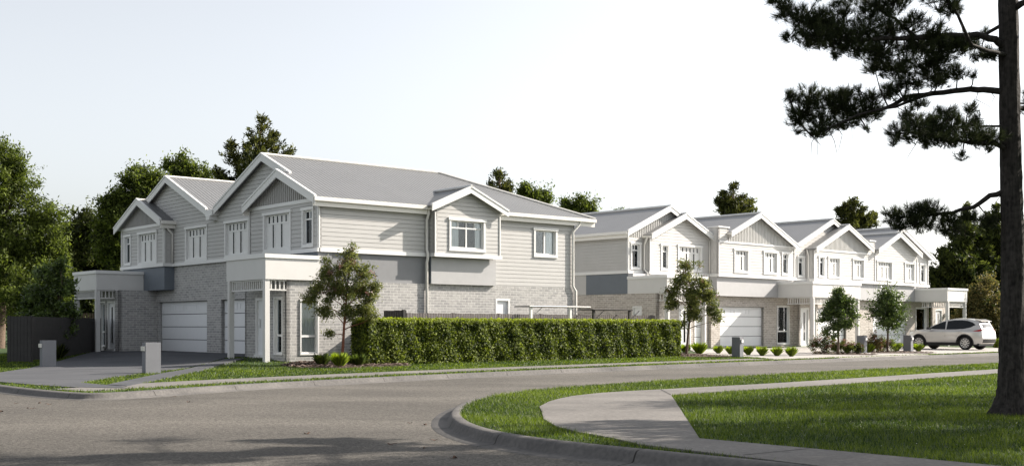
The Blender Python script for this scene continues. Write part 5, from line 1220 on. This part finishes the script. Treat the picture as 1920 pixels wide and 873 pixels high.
me = bpy.data.meshes.new('body'); me.from_pydata(v, [], f); me.materials.append(CARP); me.polygons.foreach_set('use_smooth', [True] * len(f)); me.update()
body = link(bpy.data.objects.new('body', me), CAR)
def strip(z_hi, z_lo, xs, t0, t1, name, m, off, parent=None):
    """patch on the wrap-over strip between two outline parameters"""
    pts = []
    for i in range(len(fine) - 1):
        for t in np.linspace(0, 1, 4, endpoint=False): pts.append((fine[i][0] + (fine[i + 1][0] - fine[i][0]) * t, fine[i][1] + (fine[i + 1][1] - fine[i][1]) * t))
    sel = [p_ for p_ in pts if z_lo <= p_[1] <= z_hi and xs[0] <= p_[0] <= xs[1]]
    v = []; f = []; k_ = 10
    for (x, z) in sel:
        for k in range(k_): v.append(crown_pt(x, z, t0 + (t1 - t0) * k / (k_ - 1), off))
    for i in range(len(sel) - 1):
        for k in range(k_ - 1): f.append((i * k_ + k, (i + 1) * k_ + k, (i + 1) * k_ + k + 1, i * k_ + k + 1))
    me = bpy.data.meshes.new(name); me.from_pydata(v, [], f); me.materials.append(m); me.polygons.foreach_set('use_smooth', [True] * len(f)); me.update()
    return link(bpy.data.objects.new(name, me), parent or CAR)
strip(1.52, 1.16, (.1, 1.0), -.90, .90, 'windscreen', CARG, .006)
strip(1.47, 1.14, (-2.2, -1.9), -.80, .80, 'rear_window', CARG, .006)
strip(.58, .36, (-2.4, -2.0), -.96, .96, 'rear_bumper', BLACKP, .010)
strip(.52, .30, (1.9, 2.3), -.9, .9, 'front_bumper', BLACKP, .010)
pl_ = MB(); pl_.box(-2.262, -2.25, -.19, .19, .76, .87); pl_.build('number_plate', PLATE, CAR)
hb = MB(); hb.box(-2.262, -2.24, -.30, .30, .90, .935); hb.build('tailgate_trim', METAL, CAR)
front_win = [(.78, 1.135), (.60, 1.25), (.30, 1.39), (.05, 1.485), (-.12, 1.53), (-.16, 1.09), (.4, 1.10)]
rear_win = [(-.22, 1.535), (-.6, 1.575), (-1.0, 1.58), (-1.35, 1.55), (-1.62, 1.46), (-1.80, 1.33), (-1.55, 1.19), (-1.2, 1.12), (-.8, 1.095), (-.22, 1.085)]
for s in (1, -1):
    both_sides(front_win, .006, 'side_window', CARG, sides=(s,)); both_sides(rear_win, .006, 'side_window', CARG, sides=(s,))
    both_sides([(-1.72, 1.0), (-2.0, 1.08), (-2.13, 1.10), (-2.15, 1.01), (-2.05, .975)], .010, 'tail_light', REDL, sides=(s,), step=.04)
    strip(1.11, 1.01, (-2.2, -2.0), s * .62, s * .995, 'tail_light', REDL, .012)
    both_sides([(2.06, .80), (2.05, .88), (1.85, .95), (1.62, .94), (1.75, .86)], .010, 'headlight', METAL, sides=(s,), step=.04)
    both_sides([(-.86, .30), (-.86, .40), (.92, .40), (.92, .30)], .014, 'sill_cladding', BLACKP, sides=(s,))
    for cx in (RX, FXW):
        A2 = AR + .055; th0 = math.asin((.30 - WR) / A2); o_ = [(cx + A2 * math.cos(t), WR + A2 * math.sin(t)) for t in np.linspace(th0, math.pi - th0, 18)]
        th1 = math.asin((.30 - WR) / (AR - .01)); i_ = [(cx + (AR - .01) * math.cos(t), WR + (AR - .01) * math.sin(t)) for t in np.linspace(math.pi - th1, th1, 18)]
        both_sides(o_ + i_, .016, 'wheel_arch', BLACKP, sides=(s,), step=.5)
    mr = MB(); mr.box(.60, .78, s * .93 if s > 0 else -1.10, 1.10 if s > 0 else -.93, 1.08, 1.20); mm = mr.build('wing_mirror', BLACKP, CAR); mm.modifiers.new('b', 'BEVEL').width = .03
    for hx in (-.05, -1.0): h_ = MB(); h_.box(hx - .12, hx + .10, s * (hwid(hx, .95) + .004) if s > 0 else -hwid(hx, .95) - .030, hwid(hx, .95) + .030 if s > 0 else -hwid(hx, .95) - .004, .935, .965); h_.build('door_handle', CARP, CAR)
    for gx_, pts_ in ((0, [(.86, 1.07), (.92, .8), (.93, .42)]), (0, [(-.19, 1.08), (-.2, .8), (-.18, .42)]), (0, [(-1.12, 1.10), (-1.0, .92), (-.86, .74)])):
        d_ = MB(); d_.tube([(x, s * (hwid(x, z) - .001), z) for x, z in pts_], .005, 5); d_.build('door_gap', BLACKP, body)
    for cx in (RX, FXW):
        w_ = MB(); yo = s * .885; yi = s * .66; n = 32; prof = [(yi, .20), (yi, .33), (yi + s * .02, .36), (yo - s * .03, .365), (yo, .345), (yo, .27), (yo - s * .02, .255)]
        for (y_, r_) in prof:
            for k in range(n): t = 2 * math.pi * k / n; w_.v.append((cx + r_ * math.cos(t), y_, WR + r_ * math.sin(t)))
        for i in range(len(prof) - 1):
            for k in range(n): w_.f.append((i * n + k, i * n + (k + 1) % n, (i + 1) * n + (k + 1) % n, (i + 1) * n + k)); w_.uv += [(0, 0)] * 4
        ty = w_.build('wheel', RUBBER, CAR, smooth=True)
        r_ = MB(); yr = yo - s * .025
        for k in range(n):
            t0 = 2 * math.pi * k / n; t1 = 2 * math.pi * (k + 1) / n; P3 = lambda rr, t, yy: (cx + rr * math.cos(t), yy, WR + rr * math.sin(t))
            r_.quad(P3(.262, t0, yr), P3(.262, t1, yr), P3(.235, t1, yr - s * .005), P3(.235, t0, yr - s * .005))
        for k in range(10):
            t = 2 * math.pi * k / 10; dt = .10
            r_.prism([(cx + .04 * math.cos(t - .4), yr, WR + .04 * math.sin(t - .4)), (cx + .24 * math.cos(t - dt), yr, WR + .24 * math.sin(t - dt)), (cx + .24 * math.cos(t + dt), yr, WR + .24 * math.sin(t + dt)), (cx + .04 * math.cos(t + .4), yr, WR + .04 * math.sin(t + .4))], (0, -s * .03, 0))
        r_.build('rim', METAL, ty)
        dk = MB(); dk.poly([(cx + .25 * math.cos(2 * math.pi * k / n), yr - s * .045, WR + .25 * math.sin(2 * math.pi * k / n)) for k in range(n)]); dk.build('brake_disc', BLACKP, ty)
ub = MB(); ub.box(-2.05, 1.95, -.80, .80, .22, .34); ub.box(-1.80, -.84, -.62, .62, .34, .8); ub.box(.88, 1.82, -.62, .62, .34, .8); ub.build('underbody', BLACKP, CAR)
sp = MB(); sp.prism([(-1.72, -.60, 1.60), (-2.06, -.56, 1.505), (-2.06, .56, 1.505), (-1.72, .60, 1.60)], (0, 0, .03)); sp.build('roof_spoiler', CARP, CAR)

# ------------------------------------------------------------------ grass
def blades(name, polys, n, hf, h0, wdt, holes=(), seed=0, fall=None, label=''):
    g = np.random.default_rng(seed); Xs = []; Ys = []
    for P_, nn in zip(polys, n):
        P_ = arr(P_); X = g.uniform(P_[:, 0].min(), P_[:, 0].max(), nn); Y = g.uniform(P_[:, 1].min(), P_[:, 1].max(), nn); k = in_poly(X, Y, P_); Xs.append(X[k]); Ys.append(Y[k])
    X = np.concatenate(Xs); Y = np.concatenate(Ys)
    k = (Y > 6) & (np.abs(X) < Y * .62 + 1)
    if fall is not None: k &= g.random(len(X)) < fall(X, Y)
    for h_ in holes: k &= ~in_poly(X, Y, arr(h_))
    X = X[k]; Y = Y[k]; N = len(X); Z = hf(X, Y) - .01
    a = g.uniform(0, 6.28, N); clump = .5 + .5 * np.sin(X * 1.9 + 1.3 * np.sin(Y * 1.1)) * np.sin(Y * 2.3 + np.sin(X * 1.7)); big = .5 + .5 * np.sin(X * .62 + 2.1 * np.sin(Y * .37 + .5) + 1.1 * np.sin(Y * 1.13)) * np.cos(Y * .55 + 1.6 * np.sin(X * .45)); hh = h0 * g.uniform(.5, 1.25, N) * (.65 + .4 * clump + .45 * (.5 + .5 * np.sin(X * 17 + 2 * np.sin(Y * 7)) * np.sin(Y * 15 + 2 * np.sin(X * 9))))
    sc = np.clip(Y / 18, .8, 2.6); w_ = wdt * sc; lean = hh * g.uniform(.1, .9, N); az = g.uniform(0, 6.28, N)
    B_ = np.stack([X, Y, Z], 1); p = np.stack([np.cos(a), np.sin(a), 0 * a], 1) * w_[:, None]; tip = B_ + np.stack([np.cos(az) * lean, np.sin(az) * lean, hh], 1)
    V = np.stack([B_ - p, B_ + p, tip], 1).reshape(-1, 3)
    o = fastmesh(name, V, np.arange(3 * N).reshape(N, 3), [GRASS], None, np.clip(.06 + .25 * clump + .36 * big + g.normal(size=N) * .34, 0, 1))
    return tag(o, label, 'grass', kind='stuff')
nearvis = [(-1.3, 10.5), (10.5, 10.5), (22, 30), (34, 56), (30, 56), (-1.3, 22)]
nearcut = arr(NEAR_POLY)
def fall_near(X, Y): return in_poly(X, Y, nearcut) * np.clip((15.0 / Y) ** 1.6, .06, 1)
blades('grass', [nearvis], [3000000], hnear, .046, .0040, [SLABP], 70, fall_near, 'short green lawn grass on the near corner and park side of the road')
fp_hole = list(offset_line(seg if False else FARK[i0:i1], 1.1)) + list(offset_line(FARK[i0:i1], 2.3)[::-1])
farcut = arr(FAR_POLY)
def fall_far(X, Y):
    d = dist_line(X, Y, FARK); return in_poly(X, Y, farcut) * np.clip(1.6 - d / 8, .25, 1)
farvis = [(-24, 52), (-14, 24), (-8.5, 21), (-3, 27), (12, 42), (36, 64), (34, 68), (8, 50), (-4, 40), (-8, 44), (-14, 52)]
blades('grass', [farvis], [900000], hfar, .045, .0065, [fp_hole, drive1, walk1, drive2, BED1, BED2, BED3, BED4], 71, fall_far, 'green verge grass between the far kerb and the houses')
# small white specks painted as specular sparkle on the lawn grass
g = np.random.default_rng(9); X = g.uniform(-1.2, 12, 5200); Y = g.uniform(11, 34, 5200)
k = in_poly(X, Y, nearcut) & ~in_poly(X, Y, arr(SLABP)) & (g.random(5200) < np.clip(1.2 - Y / 34, .1, 1) * .6); X = X[k]; Y = Y[k]; N = len(X)
C = np.stack([X, Y, .14 + g.uniform(.035, .06, N)], 1); s = g.uniform(.003, .006, N)[:, None]; U = g.normal(size=(N, 3)) * [1, 1, .4]; U /= np.linalg.norm(U, axis=1)[:, None]; W = np.cross(U, [0, 0, 1.0])
V = np.stack([C - U * s, C + W * s, C + U * s, C - W * s], 1).reshape(-1, 3)
tag(fastmesh('painted_sparkle', V, np.arange(4 * N).reshape(N, 4), [mat('sparkle_white', (.75, .75, .68), rough=.7)]), 'tiny white specks painted as sparkle over the near lawn', 'painted_sparkle', kind='stuff')
# fallen leaves on the road
LF = [(30, 756, 'far left'), (74, 755.5, ''), (93, 758, ''), (52, 765, ''), (60, 766, ''), (3, 771.5, ''), (327, 743.3, ''), (353, 753.5, ''), (575, 813, ''), (769, 793, ''), (797, 796, ''), (733, 833, ''), (795, 840, ''), (815, 825, ''), (853, 858, ''), (848, 859, ''), (1661, 675.5, ''), (1727, 673.5, '')]
proto = None
for i, (px, py, _) in enumerate(LF):
    Y = 2180 * HC / (py - 611.5); x = (px - 960) / 2180 * Y
    if proto is None:
        q = MB(); pts = []
        for k in range(9):
            t = 2 * math.pi * k / 9; pts.append((.055 * math.cos(t), .026 * math.sin(t), .012 + .014 * math.cos(t * 2)))
        for k in range(9): q.poly([(0, 0, .004), pts[k], pts[(k + 1) % 9]])
        q.tube([(.05, 0, .02), (.085, .006, .015)], .003, 4); proto = q.build('fallen_leaf', DEADLEAF); o = proto
    else: o = proto.copy(); COL.objects.link(o)
    o.location = (x, Y, .004); o.rotation_euler = (0, 0, i * 1.7); sc_ = .6 + (i % 3) * .15; o.scale = (sc_, sc_, sc_)
    tag(o, 'small dry brown leaf lying on the asphalt road', 'leaf', 'fallen leaves on the road')
